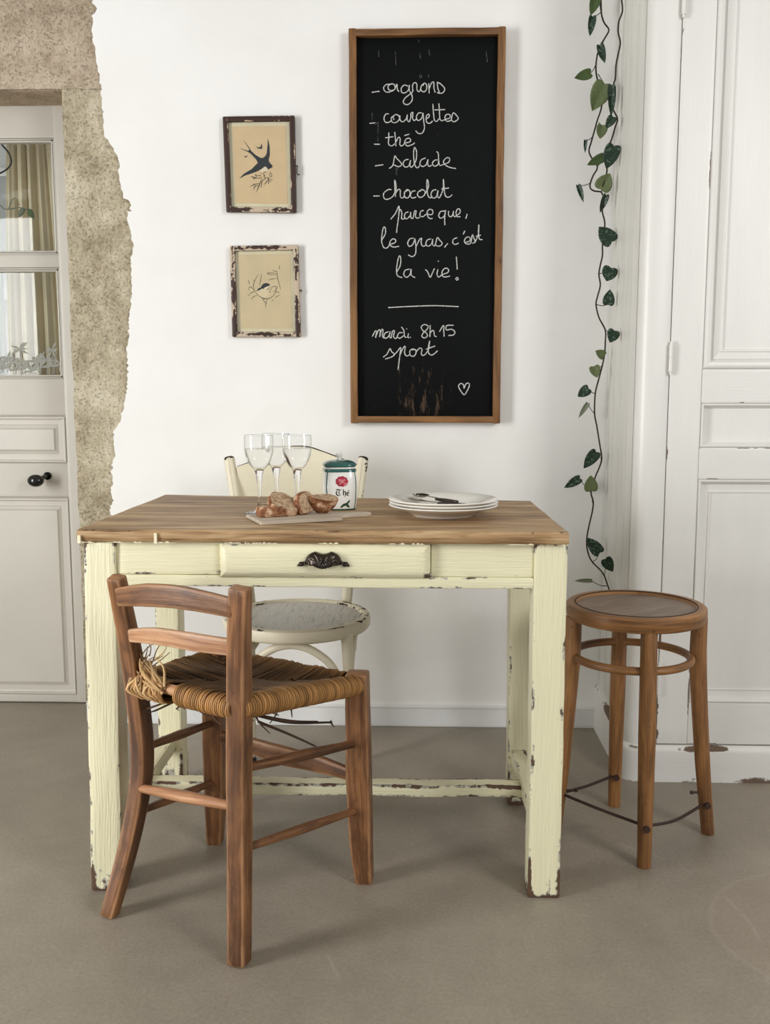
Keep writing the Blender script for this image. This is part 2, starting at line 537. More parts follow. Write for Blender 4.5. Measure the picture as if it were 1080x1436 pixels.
def obj(name, mb, mat, parent=None, loc=None, sharp=38, mats=None):
    base = V((0, 0, 0))
    if parent is not None:
        base = ORIGIN[parent.name]
    elif loc is not None:
        base = V(loc)
    me = bpy.data.meshes.new(name)
    me.from_pydata([tuple(p - base) for p in mb.v], [], mb.f)
    a = me.attributes.new('gco', 'FLOAT_VECTOR', 'POINT')
    a.data.foreach_set('vector', [c for g in mb.g for c in g])
    a = me.attributes.new('wear', 'FLOAT', 'POINT')
    a.data.foreach_set('value', mb.w)
    bm = bmesh.new()
    bm.from_mesh(me)
    bmesh.ops.recalc_face_normals(bm, faces=bm.faces)
    bm.faces.ensure_lookup_table()
    for i, f in enumerate(bm.faces):
        f.smooth = mb.sm[i]
    lim = RAD(sharp)
    for e in bm.edges:
        if len(e.link_faces) == 2 and e.calc_face_angle(0) > lim:
            e.smooth = False
    bm.to_mesh(me)
    bm.free()
    me.materials.append(MT[mat] if isinstance(mat, str) else mat)
    o = bpy.data.objects.new(name, me)
    COL.objects.link(o)
    if parent is not None:
        o.parent = parent
        ORIGIN[o.name] = base
    else:
        o.location = base
        ORIGIN[o.name] = base
    return o


def tag(o, label=None, cat=None, group=None, kind=None):
    if label:
        o['label'] = label
    if cat:
        o['category'] = cat
    if group:
        o['group'] = group
    if kind:
        o['kind'] = kind
    return o


def thing(name, label, cat, loc, group=None):
    o = bpy.data.objects.new(name, None)
    o.empty_display_size = 0.05
    COL.objects.link(o)
    o.location = loc
    ORIGIN[o.name] = V(loc)
    return tag(o, label, cat, group)


def struct(name, mb, mat, label, cat, parent=None, sharp=38):
    o = obj(name, mb, mat, parent, sharp=sharp)
    return tag(o, label, cat, None, 'structure')


def dup(root, loc, label, group=None):
    r = root.copy()
    COL.objects.link(r)
    r.location = loc
    r['label'] = label
    if group:
        r['group'] = group
    for ch in list(root.children):
        c = ch.copy()
        COL.objects.link(c)
        c.parent = r
        for g in list(ch.children):
            d = g.copy()
            COL.objects.link(d)
            d.parent = c
    return r


def catmull(pts, step):
    pts = [V(p) for p in pts]
    if len(pts) == 2:
        n = max(1, int((pts[1] - pts[0]).length / step + 0.5))
        return [pts[0].lerp(pts[1], i / n) for i in range(n + 1)], [i / n for i in range(n + 1)]
    out, ts = [], []
    m = len(pts)
    for i in range(m - 1):
        p0 = pts[i - 1] if i else pts[0] * 2 - pts[1]
        p1, p2 = pts[i], pts[i + 1]
        p3 = pts[i + 2] if i + 2 < m else pts[-1] * 2 - pts[-2]
        n = max(1, int((p2 - p1).length / step + 0.5))
        for k in range(n):
            t = k / n
            out.append(0.5 * ((2 * p1) + (p2 - p0) * t + (2 * p0 - 5 * p1 + 4 * p2 - p3) * t * t + (3 * p1 - p0 - 3 * p2 + p3) * t ** 3))
            ts.append((i + t) / (m - 1))
    out.append(pts[-1])
    ts.append(1.0)
    return out, ts


def lerp_list(vals, t):
    if not isinstance(vals, list):
        return vals
    x = t * (len(vals) - 1)
    i = min(int(x), len(vals) - 2)
    f = x - i
    a, b = vals[i], vals[i + 1]
    if isinstance(a, tuple):
        return tuple(p + (q - p) * f for p, q in zip(a, b))
    return a + (b - a) * f


def sweep(mb, pts, size, up, r=0.004, step=0.03, wearfn=None, jit=0.0, endwear=0.8, edgew=0.009):
    """a rounded rectangular bar along pts; size = (across, along up) or one per point"""
    path, ts = catmull(pts, step)
    up = V(up)
    gx, gy, gz = rng.uniform(0, 40), rng.uniform(0, 40), rng.uniform(0, 40)
    vs, gs, ws, rings = [], [], [], []
    n = len(path)
    dist = [0.0]
    for i in range(1, n):
        dist.append(dist[-1] + (path[i] - path[i - 1]).length)
    total = dist[-1]
    stations = []
    for i in range(n):
        stations.append((path[i], ts[i], dist[i], i))
    def tang(i):
        a = path[max(0, i - 1)]
        b = path[min(n - 1, i + 1)]
        return (b - a).normalized()
    full = []
    t0 = tang(0)
    tn = tang(n - 1)
    full.append((path[0], 0, 0, t0, r))
    full.append((path[0] + t0 * r * 0.3, 0, r * .3, t0, r * 0.3))
    full.append((path[0] + t0 * r, 0, r, t0, 0))
    for i in range(1, n - 1):
        full.append((path[i], ts[i], dist[i], tang(i), 0))
    full.append((path[-1] - tn * r, 1, total - r, tn, 0))
    full.append((path[-1] - tn * r * 0.3, 1, total - r * .3, tn, r * 0.3))
    full.append((path[-1], 1, total, tn, r))
    K = None
    for (p, t, d, T, shrink) in full:
        w, h = lerp_list(size, t)
        Sd = T.cross(up).normalized()
        U = Sd.cross(T).normalized()
        a, b = w / 2 - shrink, h / 2 - shrink
        rr = min(r, w / 2 - 1e-4, h / 2 - 1e-4) * (1 - 0.0)
        rr = max(1e-4, min(rr, a - 1e-4, b - 1e-4))
        ew = min(edgew, a * 0.5)
        eh = min(edgew, b * 0.5)
        prof = []
        for (sx, sy) in ((1, 1), (-1, 1), (-1, -1), (1, -1)):
            ax, ay = sx * (a - rr), sy * (b - rr)
            arc = []
            for q in (0, 0.5, 1):
                ang = q * pi / 2
                arc.append((ax + sx * rr * cos(ang), ay + sy * rr * sin(ang), 1.0))
            pre = (sx * a, sy * (b - rr - eh), 0.0)
            post = (sx * (a - rr - ew), sy * b, 0.0)
            seq = [pre] + arc + [post]
            if sx * sy < 0:
                seq.reverse()
            prof += seq
        ring = []
        ed = min(d, total - d)
        ewr = endwear * max(0.0, 1 - ed / 0.012)
        jx = jit * (noise.noise(V((d * 9 + gx, gy, 0)))) if jit else 0
        jy = jit * (noise.noise(V((d * 9 + gx, gz, 5)))) if jit else 0
        for (x, y, wv) in prof:
            ring.append(len(vs))
            vs.append(p + Sd * (x + jx) + U * (y + jy))
            gs.append((d + gx, x + gy, y + gz))
            wv = max(wv, ewr)
            if wearfn:
                wv = wv + wearfn(d, total, x, y)
            ws.append(wv)
        rings.append(ring)
    fs = []
    K = len(rings[0])
    for i in range(len(rings) - 1):
        for k in range(K):
            fs.append((rings[i][k], rings[i][(k + 1) % K], rings[i + 1][(k + 1) % K], rings[i + 1][k]))
    fs.append(tuple(reversed(rings[0])))
    fs.append(tuple(rings[-1]))
    return mb.add(vs, fs, gs, ws)


def box(mb, x0, x1, y0, y1, z0, z1, r=0.003, grain='x', step=0.06, **kw):
    cx, cy, cz = (x0 + x1) / 2, (y0 + y1) / 2, (z0 + z1) / 2
    if grain == 'x':
        return sweep(mb, [(x0, cy, cz), (x1, cy, cz)], (y1 - y0, z1 - z0), (0, 0, 1), r, step, **kw)
    if grain == 'y':
        return sweep(mb, [(cx, y0, cz), (cx, y1, cz)], (x1 - x0, z1 - z0), (0, 0, 1), r, step, **kw)
    return sweep(mb, [(cx, cy, z0), (cx, cy, z1)], (x1 - x0, y1 - y0), (0, 1, 0), r, step, **kw)


def tube(mb, pts, rad, seg=10, step=0.02, wear=0.0, caps=True, flat=None, closed=False):
    path, ts = catmull(pts, step)
    n = len(path)
    g0 = (rng.uniform(0, 40), rng.uniform(0, 40), rng.uniform(0, 40))
    T = (path[1] - path[0]).normalized()
    up = V((0, 0, 1)) if abs(T.z) < 0.9 else V((0, 1, 0))
    N = (up - T * up.dot(T)).normalized()
    vs, gs, ws, rings = [], [], [], []
    d = 0
    for i in range(n):
        if closed:
            T = (path[(i + 1) % (n - 1)] - path[(i - 1) % (n - 1)]).normalized()
        else:
            T = (path[min(n - 1, i + 1)] - path[max(0, i - 1)]).normalized()
        N = (N - T * N.dot(T)).normalized()
        B = T.cross(N)
        if i:
            d += (path[i] - path[i - 1]).length
        rr = lerp_list(rad, ts[i])
        ring = []
        for k in range(seg):
            a = 2 * pi * k / seg
            ring.append(len(vs))
            vs.append(path[i] + N * (rr * cos(a)) + B * (rr * sin(a)))
            gs.append((d + g0[0], rr * cos(a) + g0[1], rr * sin(a) + g0[2]))
            ws.append(lerp_list(wear, ts[i]))
        rings.append(ring)
    fs = []
    for i in range(n - 1):
        for k in range(seg):
            fs.append((rings[i][k], rings[i][(k + 1) % seg], rings[i + 1][(k + 1) % seg], rings[i + 1][k]))
    if caps and not closed:
        fs.append(tuple(reversed(rings[0])))
        fs.append(tuple(rings[-1]))
    return mb.add(vs, fs, gs, ws)


def lathe(mb, prof, c, seg=40, wear=None, close=False, sq=None, rot=0.0):
    """revolve (r, z) about the vertical through c; sq = superellipse exponent for squarish jars"""
    c = V(c)
    vs, gs, ws, fs = [], [], [], []
    rows = []
    for i, (r, z) in enumerate(prof):
        if r < 1e-6:
            rows.append([len(vs)])
            vs.append(c + V((0, 0, z)))
            gs.append((vs[-1].x, vs[-1].y, vs[-1].z))
            ws.append(wear[i] if wear else 0.0)
            continue
        row = []
        for k in range(seg):
            a = 2 * pi * k / seg
            x, y = cos(a), sin(a)
            if sq:
                q = (abs(x) ** sq + abs(y) ** sq) ** (-1.0 / sq)
                x, y = x * q, y * q
            if rot:
                x, y = x * cos(rot) - y * sin(rot), x * sin(rot) + y * cos(rot)
            row.append(len(vs))
            vs.append(c + V((r * x, r * y, z)))
            gs.append((vs[-1].x, vs[-1].y, vs[-1].z))
            ws.append(wear[i] if wear else 0.0)
        rows.append(row)
    idx = list(range(len(rows) - 1)) + ([-1] if close else [])
    for i in idx:
        a, b = rows[i], rows[i + 1]
        if len(a) == 1 and len(b) == 1:
            continue
        for k in range(seg):
            k2 = (k + 1) % seg
            if len(a) == 1:
                fs.append((a[0], b[k2], b[k]))
            elif len(b) == 1:
                fs.append((a[k], a[k2], b[0]))
            else:
                fs.append((a[k], a[k2], b[k2], b[k]))
    if not close:
        if len(rows[0]) > 1:
            fs.append(tuple(reversed(rows[0])))
        if len(rows[-1]) > 1:
            fs.append(tuple(rows[-1]))
    return mb.add(vs, fs, gs, ws)


def ball(mb, c, r, seg=16, rings=8, sc=(1, 1, 1)):
    prof = [(r * sin(pi * i / rings), -r * cos(pi * i / rings)) for i in range(rings + 1)]
    prof[0] = (0, -r)
    prof[-1] = (0, r)
    t = MB()
    lathe(t, prof, (0, 0, 0), seg)
    vs = [V((p.x * sc[0], p.y * sc[1], p.z * sc[2])) + V(c) for p in t.v]
    return mb.add(vs, t.f)


def quadstrip(mb, rows, closed=False, gs=None, ws=None, smooth=True):
    """a grid of points"""
    n = len(rows[0])
    vs = [p for r in rows for p in r]
    fs = []
    for i in range(len(rows) - 1):
        for k in range(n if closed else n - 1):
            k2 = (k + 1) % n
            fs.append((i * n + k, i * n + k2, (i + 1) * n + k2, (i + 1) * n + k))
    return mb.add(vs, fs, gs, ws, smooth)


def ribbon(mb, pts2, width, place, step=1.0, vary=0.0):
    """a flat stroke: pts2 in any 2-D frame, place(x, y, lift) -> world"""
    path, ts = catmull([(p[0], p[1], 0) for p in pts2], step)
    n = len(path)
    rows = []
    for i in range(n):
        T = path[min(n - 1, i + 1)] - path[max(0, i - 1)]
        if T.length < 1e-9:
            T = V((1, 0, 0))
        T.normalize()
        N = V((-T.y, T.x, 0))
        w = lerp_list(width, ts[i]) / 2
        if vary:
            w *= 1 + vary * noise.noise(V((i * 0.6, pts2[0][0], pts2[0][1])))
        rows.append([place(path[i].x + N.x * w, path[i].y + N.y * w, 0), place(path[i].x, path[i].y, 1), place(path[i].x - N.x * w, path[i].y - N.y * w, 0)])
    return quadstrip(mb, rows)


def poly(mb, pts):
    return mb.add(pts, [tuple(range(len(pts)))], smooth=False)


def prism(mb, front, back, smooth=False):
    """closed outline lists (same length) joined by sides and capped"""
    n = len(front)
    fs = [tuple(range(n)), tuple(range(2 * n - 1, n - 1, -1))]
    fs += [(i, n + i, n + (i + 1) % n, (i + 1) % n) for i in range(n)]
    return mb.add(list(front) + list(back), fs, smooth=smooth)
# ================================================================== the setting
# floor
mb = MB()
quadstrip(mb, [[V((x, y, 0)) for x in (-3.6, -1.2, 1.2, 3.6)] for y in (-4.2, -2, 0, 3.2)])
struct('floor', mb, 'floor', 'grey brown polished concrete floor', 'floor')

# edge of the plaster, top to bottom, measured on the wall (x, y of the photograph)
edge_px = [(128, -40), (131, 4), (135, 12), (130, 22), (129, 45), (132, 62), (136, 90), (140, 110), (142, 128), (144, 160),
           (146, 190), (155, 201), (161, 212), (166, 222), (167, 235), (166, 248), (170, 262), (173, 278), (179, 280), (184, 288),
           (184, 296), (177, 297), (180, 312), (184, 330), (187, 345), (186, 358), (183, 366), (184, 380), (185, 400), (184, 420),
           (182, 438), (180, 455), (181, 470), (178, 490), (179, 515), (178, 548), (175, 562), (172, 578), (166, 598), (158, 604),
           (160, 618), (161, 640), (157, 652), (158, 672), (155, 690), (159, 702), (154, 715), (157, 728), (152, 745), (156, 775),
           (150, 810), (155, 860), (150, 920), (154, 1014)]
edge = []
for (u, v) in edge_px:
    p = at(u, v, 0.0)
    edge.append(V((p.x, 0, max(0.0, p.z))))
edge.insert(0, V((edge[0].x, 0, 2.75)))
# refine with small ragged bites
fine = []
for a, b in zip(edge, edge[1:]):
    n = max(1, int((b - a).length / 0.006))
    for k in range(n):
        p = a.lerp(b, k / n)
        p.x += 0.007 * noise.noise(V((p.z * 55, 1, 0))) + 0.006 * noise.noise(V((p.z * 170, 4, 0)))
        fine.append(p)
fine.append(edge[-1])
mb = MB()
XR = 0.60
rows = []
for p in fine:
    xs = [p.x + 0.004 + (XR - p.x) * (k / 12) ** 1.6 for k in range(13)]
    xs[0] = p.x
    rows.append([V((x, 0.0, p.z)) for x in xs])
quadstrip(mb, rows)
struct('wall_back', mb, 'plaster', 'white plastered back wall with a ragged edge beside the stone', 'wall')
mb = MB()
quadstrip(mb, [[V((p.x, 0.0, p.z)), V((p.x - 0.002, 0.010, p.z)), V((p.x + 0.006 * noise.noise(p * 40), 0.030, p.z))] for p in fine])
struct('trim_1', mb, 'plaster_edge', 'broken edge of the wall plaster', 'plaster edge')

# limestone jamb, dressed face slightly behind the plaster
JX = -1.061
mb = MB()
rows = []
nz, nx = 150, 34
for i in range(nz + 1):
    z = 1.9575 * i / nz
    row = []
    for k in range(nx + 1):
        x = JX + (0.30) * k / nx
        q = V((x * 9, z * 9, 2))
        d = 0.008 * noise.noise(q) + 0.006 * noise.noise(q * 3.1) + 0.003 * noise.noise(q * 9)
        bite = 0.004 * noise.noise(V((z * 22, 3, 1))) if k == 0 else 0
        row.append(V((x + bite, 0.012 + d, z)))
    rows.append(row)
quadstrip(mb, rows)
quadstrip(mb, [[r[0], V((JX, 0.07, r[0].z)), V((JX, 0.165, r[0].z))] for r in rows])
struct('trim_2', mb, 'stone', 'rough bare limestone door jamb', 'stone jamb')
# lintel block above
mb = MB()
rows = []
for i in range(61):
    z = 1.9545 + 0.80 * i / 60
    row = []
    for k in range(91):
        x = -2.0 + 1.24 * k / 90
        q = V((x * 7, z * 7, 9))
        d = 0.007 * noise.noise(q) + 0.006 * noise.noise(q * 2.9) + 0.003 * noise.noise(q * 8)
        zz = z + (0.0015 * noise.noise(V((x * 25, 1, 1))) if i == 0 else 0)
        row.append(V((x, 0.006 + d, zz)))
    rows.append(row)
quadstrip(mb, rows)
struct('trim_3', mb, 'lintel', 'pinkish limestone lintel over the glazed door', 'stone lintel')
mb = MB()
box(mb, -2.0, JX + 0.004, 0.030, 0.20, 1.9555, 1.995, 0.004, 'x')
struct('trim_4', mb, 'lintel', 'dark underside of the lintel', 'lintel')

# baseboard along the back wall
mb = MB()
box(mb, -1.052, 0.59, -0.013, 0.004, 0.0, 0.068, 0.003, 'x', step=0.2)
quadstrip(mb, [[V((x, -0.013, 0.060)), V((x, -0.016, 0.063)), V((x, -0.016, 0.067)), V((x, 0.0, 0.070))] for x in (-1.052, 0.59)], smooth=False)
struct('baseboard_back', mb, 'base_white', 'low white baseboard under the back wall', 'baseboard')

# left wall of the room (out of the picture) with the window the daylight comes through
mb = MB()
WX = -3.0
for (y0, y1, z0, z1) in ((-4.2, -3.45, 0, 2.75), (-2.05, 0.0, 0, 2.75), (-3.45, -2.05, 0, 0.12), (-3.45, -2.05, 2.25, 2.75)):
    box(mb, WX - 0.2, WX, y0, y1, z0, z1, 0.002, 'z', step=1.0)
struct('wall_left', mb, 'plaster', 'white left wall', 'wall')
mb = MB()
box(mb, -3.0, -2.0, 0.0, 0.12, 0, 2.75, 0.002, 'z', step=1.0)
struct('wall_front', mb, 'plaster', 'white wall left of the glazed door', 'wall')


# ------------------------------------------------------------------ doors
def rect_loft(mb, x0, x1, z0, z1, y, prof):
    """concentric rectangles: (inset, depth) from the outer edge inwards; closes with the field"""
    rings = []
    for (ins, dy) in prof:
        rings.append([V((x0 + ins, y + dy, z0 + ins)), V((x1 - ins, y + dy, z0 + ins)), V((x1 - ins, y + dy, z1 - ins)), V((x0 + ins, y + dy, z1 - ins))])
    vs, fs = [], []
    for r in rings:
        vs += r
    for i in range(len(rings) - 1):
        for k in range(4):
            k2 = (k + 1) % 4
            fs.append((i * 4 + k, i * 4 + k2, i * 4 + 4 + k2, i * 4 + 4 + k))
    e = (len(rings) - 1) * 4
    fs.append((e, e + 1, e + 2, e + 3))
    return mb.add(vs, fs, [(p.z, p.x, p.y) for p in vs], smooth=False)


# glazed door on the left, set back in its stone opening
DY = 0.18
D0, D1 = -1.86, -1.040
door = thing('door_1', 'greige painted half glazed door in the stone opening', 'door', (-1.45, DY, 0.0))
door['kind'] = 'structure'
mb = MB()
st = -1.152
zr = [(0.004, 0.029), (0.71, 0.822), (0.98, 1.1), (1.456, 1.497), (1.858, 1.975)]
box(mb, st, D1, DY, DY + 0.04, 0.004, 1.975, 0.002, 'z', step=0.4)
box(mb, D0, D0 + 0.112, DY, DY + 0.04, 0.004, 1.975, 0.002, 'z', step=0.4)
for (a, b) in zr:
    box(mb, D0 + 0.11, st + 0.002, DY + 0.0008, DY + 0.039, a, b, 0.002, 'x', step=0.4)
obj('door_frame', mb, 'door_paint', door)
for (a, b, nm) in ((0.98, 0.822, 'upper'), (0.71, 0.029, 'lower')):
    mb = MB()
    prof = [(0.0, 0.0), (0.002, 0.003), (0.006, -0.004), (0.010, -0.004), (0.012, 0.004), (0.016, 0.005), (0.030, 0.005), (0.032, 0.0075), (0.040, 0.004), (0.043, 0.0015), (0.044, 0.0035), (0.046, 0.0015)]
    rect_loft(mb, D0 + 0.11, st + 0.004, b, a, DY, prof)
    o = obj('door_panel', mb, 'door_paint', door, sharp=20)
for (b, a) in ((1.1, 1.456), (1.497, 1.858)):
    mb = MB()
    x0, x1 = D0 + 0.11, st
    t = 0.013
    for (xa, xb, za, zb, g) in ((x0, x1, a - t, a, 'x'), (x0, x1, b, b + t, 'x'), (x0, x0 + t, b, a, 'z'), (x1 - t, x1, b, a, 'z')):
        box(mb, xa, xb, DY + 0.004, DY + 0.03, za, zb, 0.004, g, step=0.5)
    obj('glazing_bead', mb, 'door_paint', door)
    mb = MB()
    box(mb, x0 + 0.004, x1 - 0.004, DY + 0.016, DY + 0.020, b + 0.004, a - 0.004, 0.0005, 'x', step=0.5)
    pane = obj('glass_pane', mb, 'pane', door)
    if b < 1.2:
        # etched flowers along the foot of the lower pane
        mb = MB()
        r2 = random.Random(5)
        pl = lambda x, z, l: V((x, DY + 0.0155 - 0.0002 * l, z))
        for i in range(40):
            cx = -1.72 + i * 0.0145 + r2.uniform(-.008, .008)
            cz = 1.124 + 0.040 * r2.random() + (0.05 if i % 7 == 1 else 0)
            for k in range(8):
                a0 = k * 2 * pi / 7 + r2.random()
                L = r2.uniform(0.018, 0.038)
                p1 = (cx + L * cos(a0), cz + L * sin(a0))
                if p1[1] < 1.116 or p1[0] > st - 0.016:
                    continue
                ribbon(mb, [(cx, cz), ((cx + p1[0]) / 2, (cz + p1[1]) / 2 + 0.002), p1], [0.0008, 0.0075, 0.0005], pl, 0.004)
            ribbon(mb, [(cx, 1.116), (cx + 0.003, cz)], 0.0018, pl, 0.01)
        obj('etched_flowers', mb, 'etch', pane)
mb = MB()
kx, kz = -1.238, 0.770
tube(mb, [(-1.219, DY + 0.002, 0.781), (-1.219, DY - 0.006, 0.781)], 0.013, 20)
tube(mb, [(-1.220, DY - 0.004, 0.781), (-1.228, DY - 0.040, 0.776)], 0.0075, 14)
ball(mb, (kx, DY - 0.056, kz), 0.0255, 24, 12, (1.05, 0.8, 0.80))
obj('door_knob', mb, 'black', door)

# room beyond the glass, with an added lamp to brighten the curtains
area('added_lamp_beyond', (-2.6, 2.0, 1.9), (-1.5, 0.5, 0.9), 0.9, 1.2, 9, (1.0, 0.99, 0.97))
mb = MB()
quadstrip(mb, [[V((x, 2.4, z)) for x in (-3.6, 0.6)] for z in (0, 2.75)])
struct('wall_beyond', mb, 'white_beyond', 'white wall of the room beyond the glazed door', 'wall')
mb = MB()
for (x0, x1) in ((-2.7, -2.63), (-1.80, -1.73)):
    box(mb, x0, x1, 2.33, 2.40, 0.8, 2.3, 0.004, 'z', step=1)
for z0 in (0.8, 1.55, 2.24):
    box(mb, -2.7, -1.73, 2.34, 2.39, z0, z0 + 0.06, 0.004, 'x', step=1)
box(mb, -3.6, 0.6, 1.9, 2.1, 2.15, 2.33, 0.01, 'x', step=1)
struct('trim_5', mb, 'white_beyond', 'white window frame and ceiling beam beyond the glazed door', 'trim')


def drape(name, label, x0, x1, y, z0, z1, folds, amp, mat, pinch=0.75, seed=1):
    r = random.Random(seed)
    ph = [r.uniform(0, 6) for _ in range(3)]
    rows = []
    for i in range(41):
        t = i / 40
        z = z0 + (z1 - z0) * t
        row = []
        sp = 1 - (1 - pinch) * max(0, (t - 0.6) / 0.4) ** 1.4
        for k in range(97):
            s = k / 96
            x = x0 + (x1 - x0) * (0.5 + (s - 0.5) * sp)
            wv = sin(2 * pi * folds * s + ph[0] + 0.5 * sin(3 * t + ph[2])) + 0.35 * sin(2 * pi * folds * 2.3 * s + ph[1] + t)
            row.append(V((x, y + amp * wv * (0.7 + 0.4 * (1 - t)), z)))
        rows.append(row)
    mb = MB()
    quadstrip(mb, rows)
    o = obj(name, mb, mat, loc=((x0 + x1) / 2, y, z0))
    md = o.modifiers.new('thickness', 'SOLIDIFY')
    md.thickness = 0.002
    return o


rodm = MB()
tube(rodm, [(-2.6, 0.69, 2.01), (-1.10, 0.69, 2.01)], 0.009, 12)
ball(rodm, (-1.10, 0.69, 2.01), 0.016)
rod = obj('curtain_rod', rodm, 'rod', loc=(-1.8, 0.69, 2.01))
tag(rod, 'dark curtain rod seen through the glazed door', 'curtain rod')
cu = drape('curtain', 'x', -1.52, -1.28, 0.62, 0.0, 2.03, 5.2, 0.020, 'curtain', 0.72, 3)
tag(cu, 'cream linen curtain gathered behind the glazed door, nearer the stone jamb', 'curtain')
cu = drape('curtain', 'x', -1.78, -1.535, 0.64, 0.0, 2.25, 3.0, 0.010, 'sheer', 1.0, 8)
tag(cu, 'white sheer curtain behind the glazed door, left of the cream curtain', 'curtain')

# a sprig and a flex hanging in front of that curtain
sp = thing('vine_sprig', 'thin sprig with two green leaves seen through the upper door pane', 'plant', tuple(at(30, 296, 0.42)))
mb = MB()
tube(mb, [at(u, v, 0.42) for (u, v) in ((-14, 276), (-4, 284), (6, 293), (16, 293), (26, 291), (37, 294))], 0.0022, 7, 0.01)
tube(mb, [at(u, v, 0.42) for (u, v) in ((12, 293), (17, 280), (22, 277), (27, 288))], 0.0018, 7, 0.01)
obj('stem', mb, 'leaf_grey', sp)
for (b, t_, w_, mt) in (((33, 291), (26, 305), 9, 'leaf_grey'), ((39, 293), (48, 307), 9, 'leaf_mid')):
    B_, T_ = at(*b, 0.42), at(*t_, 0.40)
    ax = T_ - B_
    sd = ax.cross(V((0, 1, 0))).normalized() * (w_ / FPX * 3.3 / 2)
    rows = []
    for k in range(9):
        q = k / 8
        wv = sin(pi * q ** 0.75) ** 0.8 if 0 < q < 1 else 0.02
        rows.append([B_ + ax * q + sd * wv * j - V((0, 0.004 * (1 - j * j), 0)) for j in (-1, -0.5, 0, 0.5, 1)])
    mb = MB()
    quadstrip(mb, rows)
    lf = obj('leaf', mb, mt, sp)
    md = lf.modifiers.new('thickness', 'SOLIDIFY')
    md.thickness = 0.0008
mb = MB()
tube(mb, [at(u, v, 0.46) for (u, v) in ((-30, 165), (-8, 185), (2, 202), (12, 214), (16, 226), (13, 234), (4, 241), (-12, 247), (-40, 252))], 0.0032, 8, 0.01)
fx = obj('flex', mb, 'black', loc=tuple(at(10, 220, 0.46)))
tag(fx, 'black electric flex looping behind the upper door pane', 'cable')

# ------------------------------------------------------------------ built-in cupboard on the right
CX0, CF = 0.583, -0.412
def plan(off):
    pts = [V((CX0 - off, 0.01, 0))]
    r = 0.032 + off
    cx, cy = CX0 + 0.032, CF + 0.032
    for k in range(13):
        a = pi + k * (pi / 2) / 12
        pts.append(V((cx + r * cos(a), cy + r * sin(a), 0)))
    return pts


def resample(pts, step):
    out = [pts[0]]
    for a, b in zip(pts, pts[1:]):
        n = max(1, int((b - a).length / step))
        out += [a.lerp(b, k / n) for k in range(1, n + 1)]
    return out


def wallstrip(mb, line, z0, z1, nz, wearf):
    rows, gs, ws = [], [], []
    L = 0
    for i in range(nz + 1):
        z = z0 + (z1 - z0) * i / nz
        row = []
        d = 0
        for k, p in enumerate(line):
            if k:
                d += (p - line[k - 1]).length
            row.append(V((p.x, p.y, z)))
            gs.append((z, d + 3, 0))
            ws.append(wearf(d, z))
        rows.append(row)
    return quadstrip(mb, rows, gs=gs, ws=ws)


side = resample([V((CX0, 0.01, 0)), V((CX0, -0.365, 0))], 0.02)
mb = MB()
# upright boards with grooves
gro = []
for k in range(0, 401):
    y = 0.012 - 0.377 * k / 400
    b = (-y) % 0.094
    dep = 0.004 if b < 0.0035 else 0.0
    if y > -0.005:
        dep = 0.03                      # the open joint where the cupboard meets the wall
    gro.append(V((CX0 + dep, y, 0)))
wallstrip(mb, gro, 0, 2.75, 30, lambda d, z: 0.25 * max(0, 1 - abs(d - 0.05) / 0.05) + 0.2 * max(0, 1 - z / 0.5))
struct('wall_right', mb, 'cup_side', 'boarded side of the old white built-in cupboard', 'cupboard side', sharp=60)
mb = MB()
post = resample(plan(0)[1:], 0.006)
post = [V((CX0 + 0.003, -0.358, 0)), V((CX0, -0.362, 0))] + post + [V((0.657, CF, 0)), V((0.6605, CF + 0.002, 0)), V((0.6605, CF + 0.02, 0))]
wallstrip(mb, post, 0, 2.75, 60, lambda d, z: (1.0 if d > 0.118 else 0.15) + 0.4 * max(0, 1 - z / 0.5))
struct('trim_6', mb, 'cup_paint', 'rounded white corner post of the built-in cupboard', 'corner post')
# its base
mb = MB()
bl = resample(plan(0.014), 0.01) + [V((1.5, CF - 0.014, 0))]
bl = resample(bl, 0.03)
rows, gs, ws = [], [], []
tops = [(0.0, 0.0, 0.75), (0.0, 0.01, 0.55), (0.0, 0.03, 0.1), (0.0, 0.06, 0.0), (0.0, 0.084, 0.3), (0.001, 0.092, 1.0), (0.006, 0.098, 1.0), (0.016, 0.1005, 0.6)]
for (ins, z, wv) in tops:
    d = 0
    row = []
    for k, p in enumerate(bl):
        if k:
            d += (p - bl[k - 1]).length
        a, b = bl[max(0, k - 1)], bl[min(len(bl) - 1, k + 1)]
        t = (b - a).normalized()
        nrm = V((-t.y, t.x, 0))
        zz = z * (1.0 if d > 0.36 else 1.0 + 0.45 * min(1, (0.36 - d) / 0.3))
        row.append(V((p.x, p.y, zz)) + nrm * ins)
        gs.append((d, zz, 0))
        ws.append(wv * max(0.0, min(1.3, 0.75 + 2.2 * noise.noise(V((d * 7, 2, 0 if z > 0.05 else 9))))))
    rows.append(row)
quadstrip(mb, rows, gs=gs, ws=ws)
struct('baseboard_right', mb, 'cup_base', 'white cupboard base with chipped paint', 'baseboard')
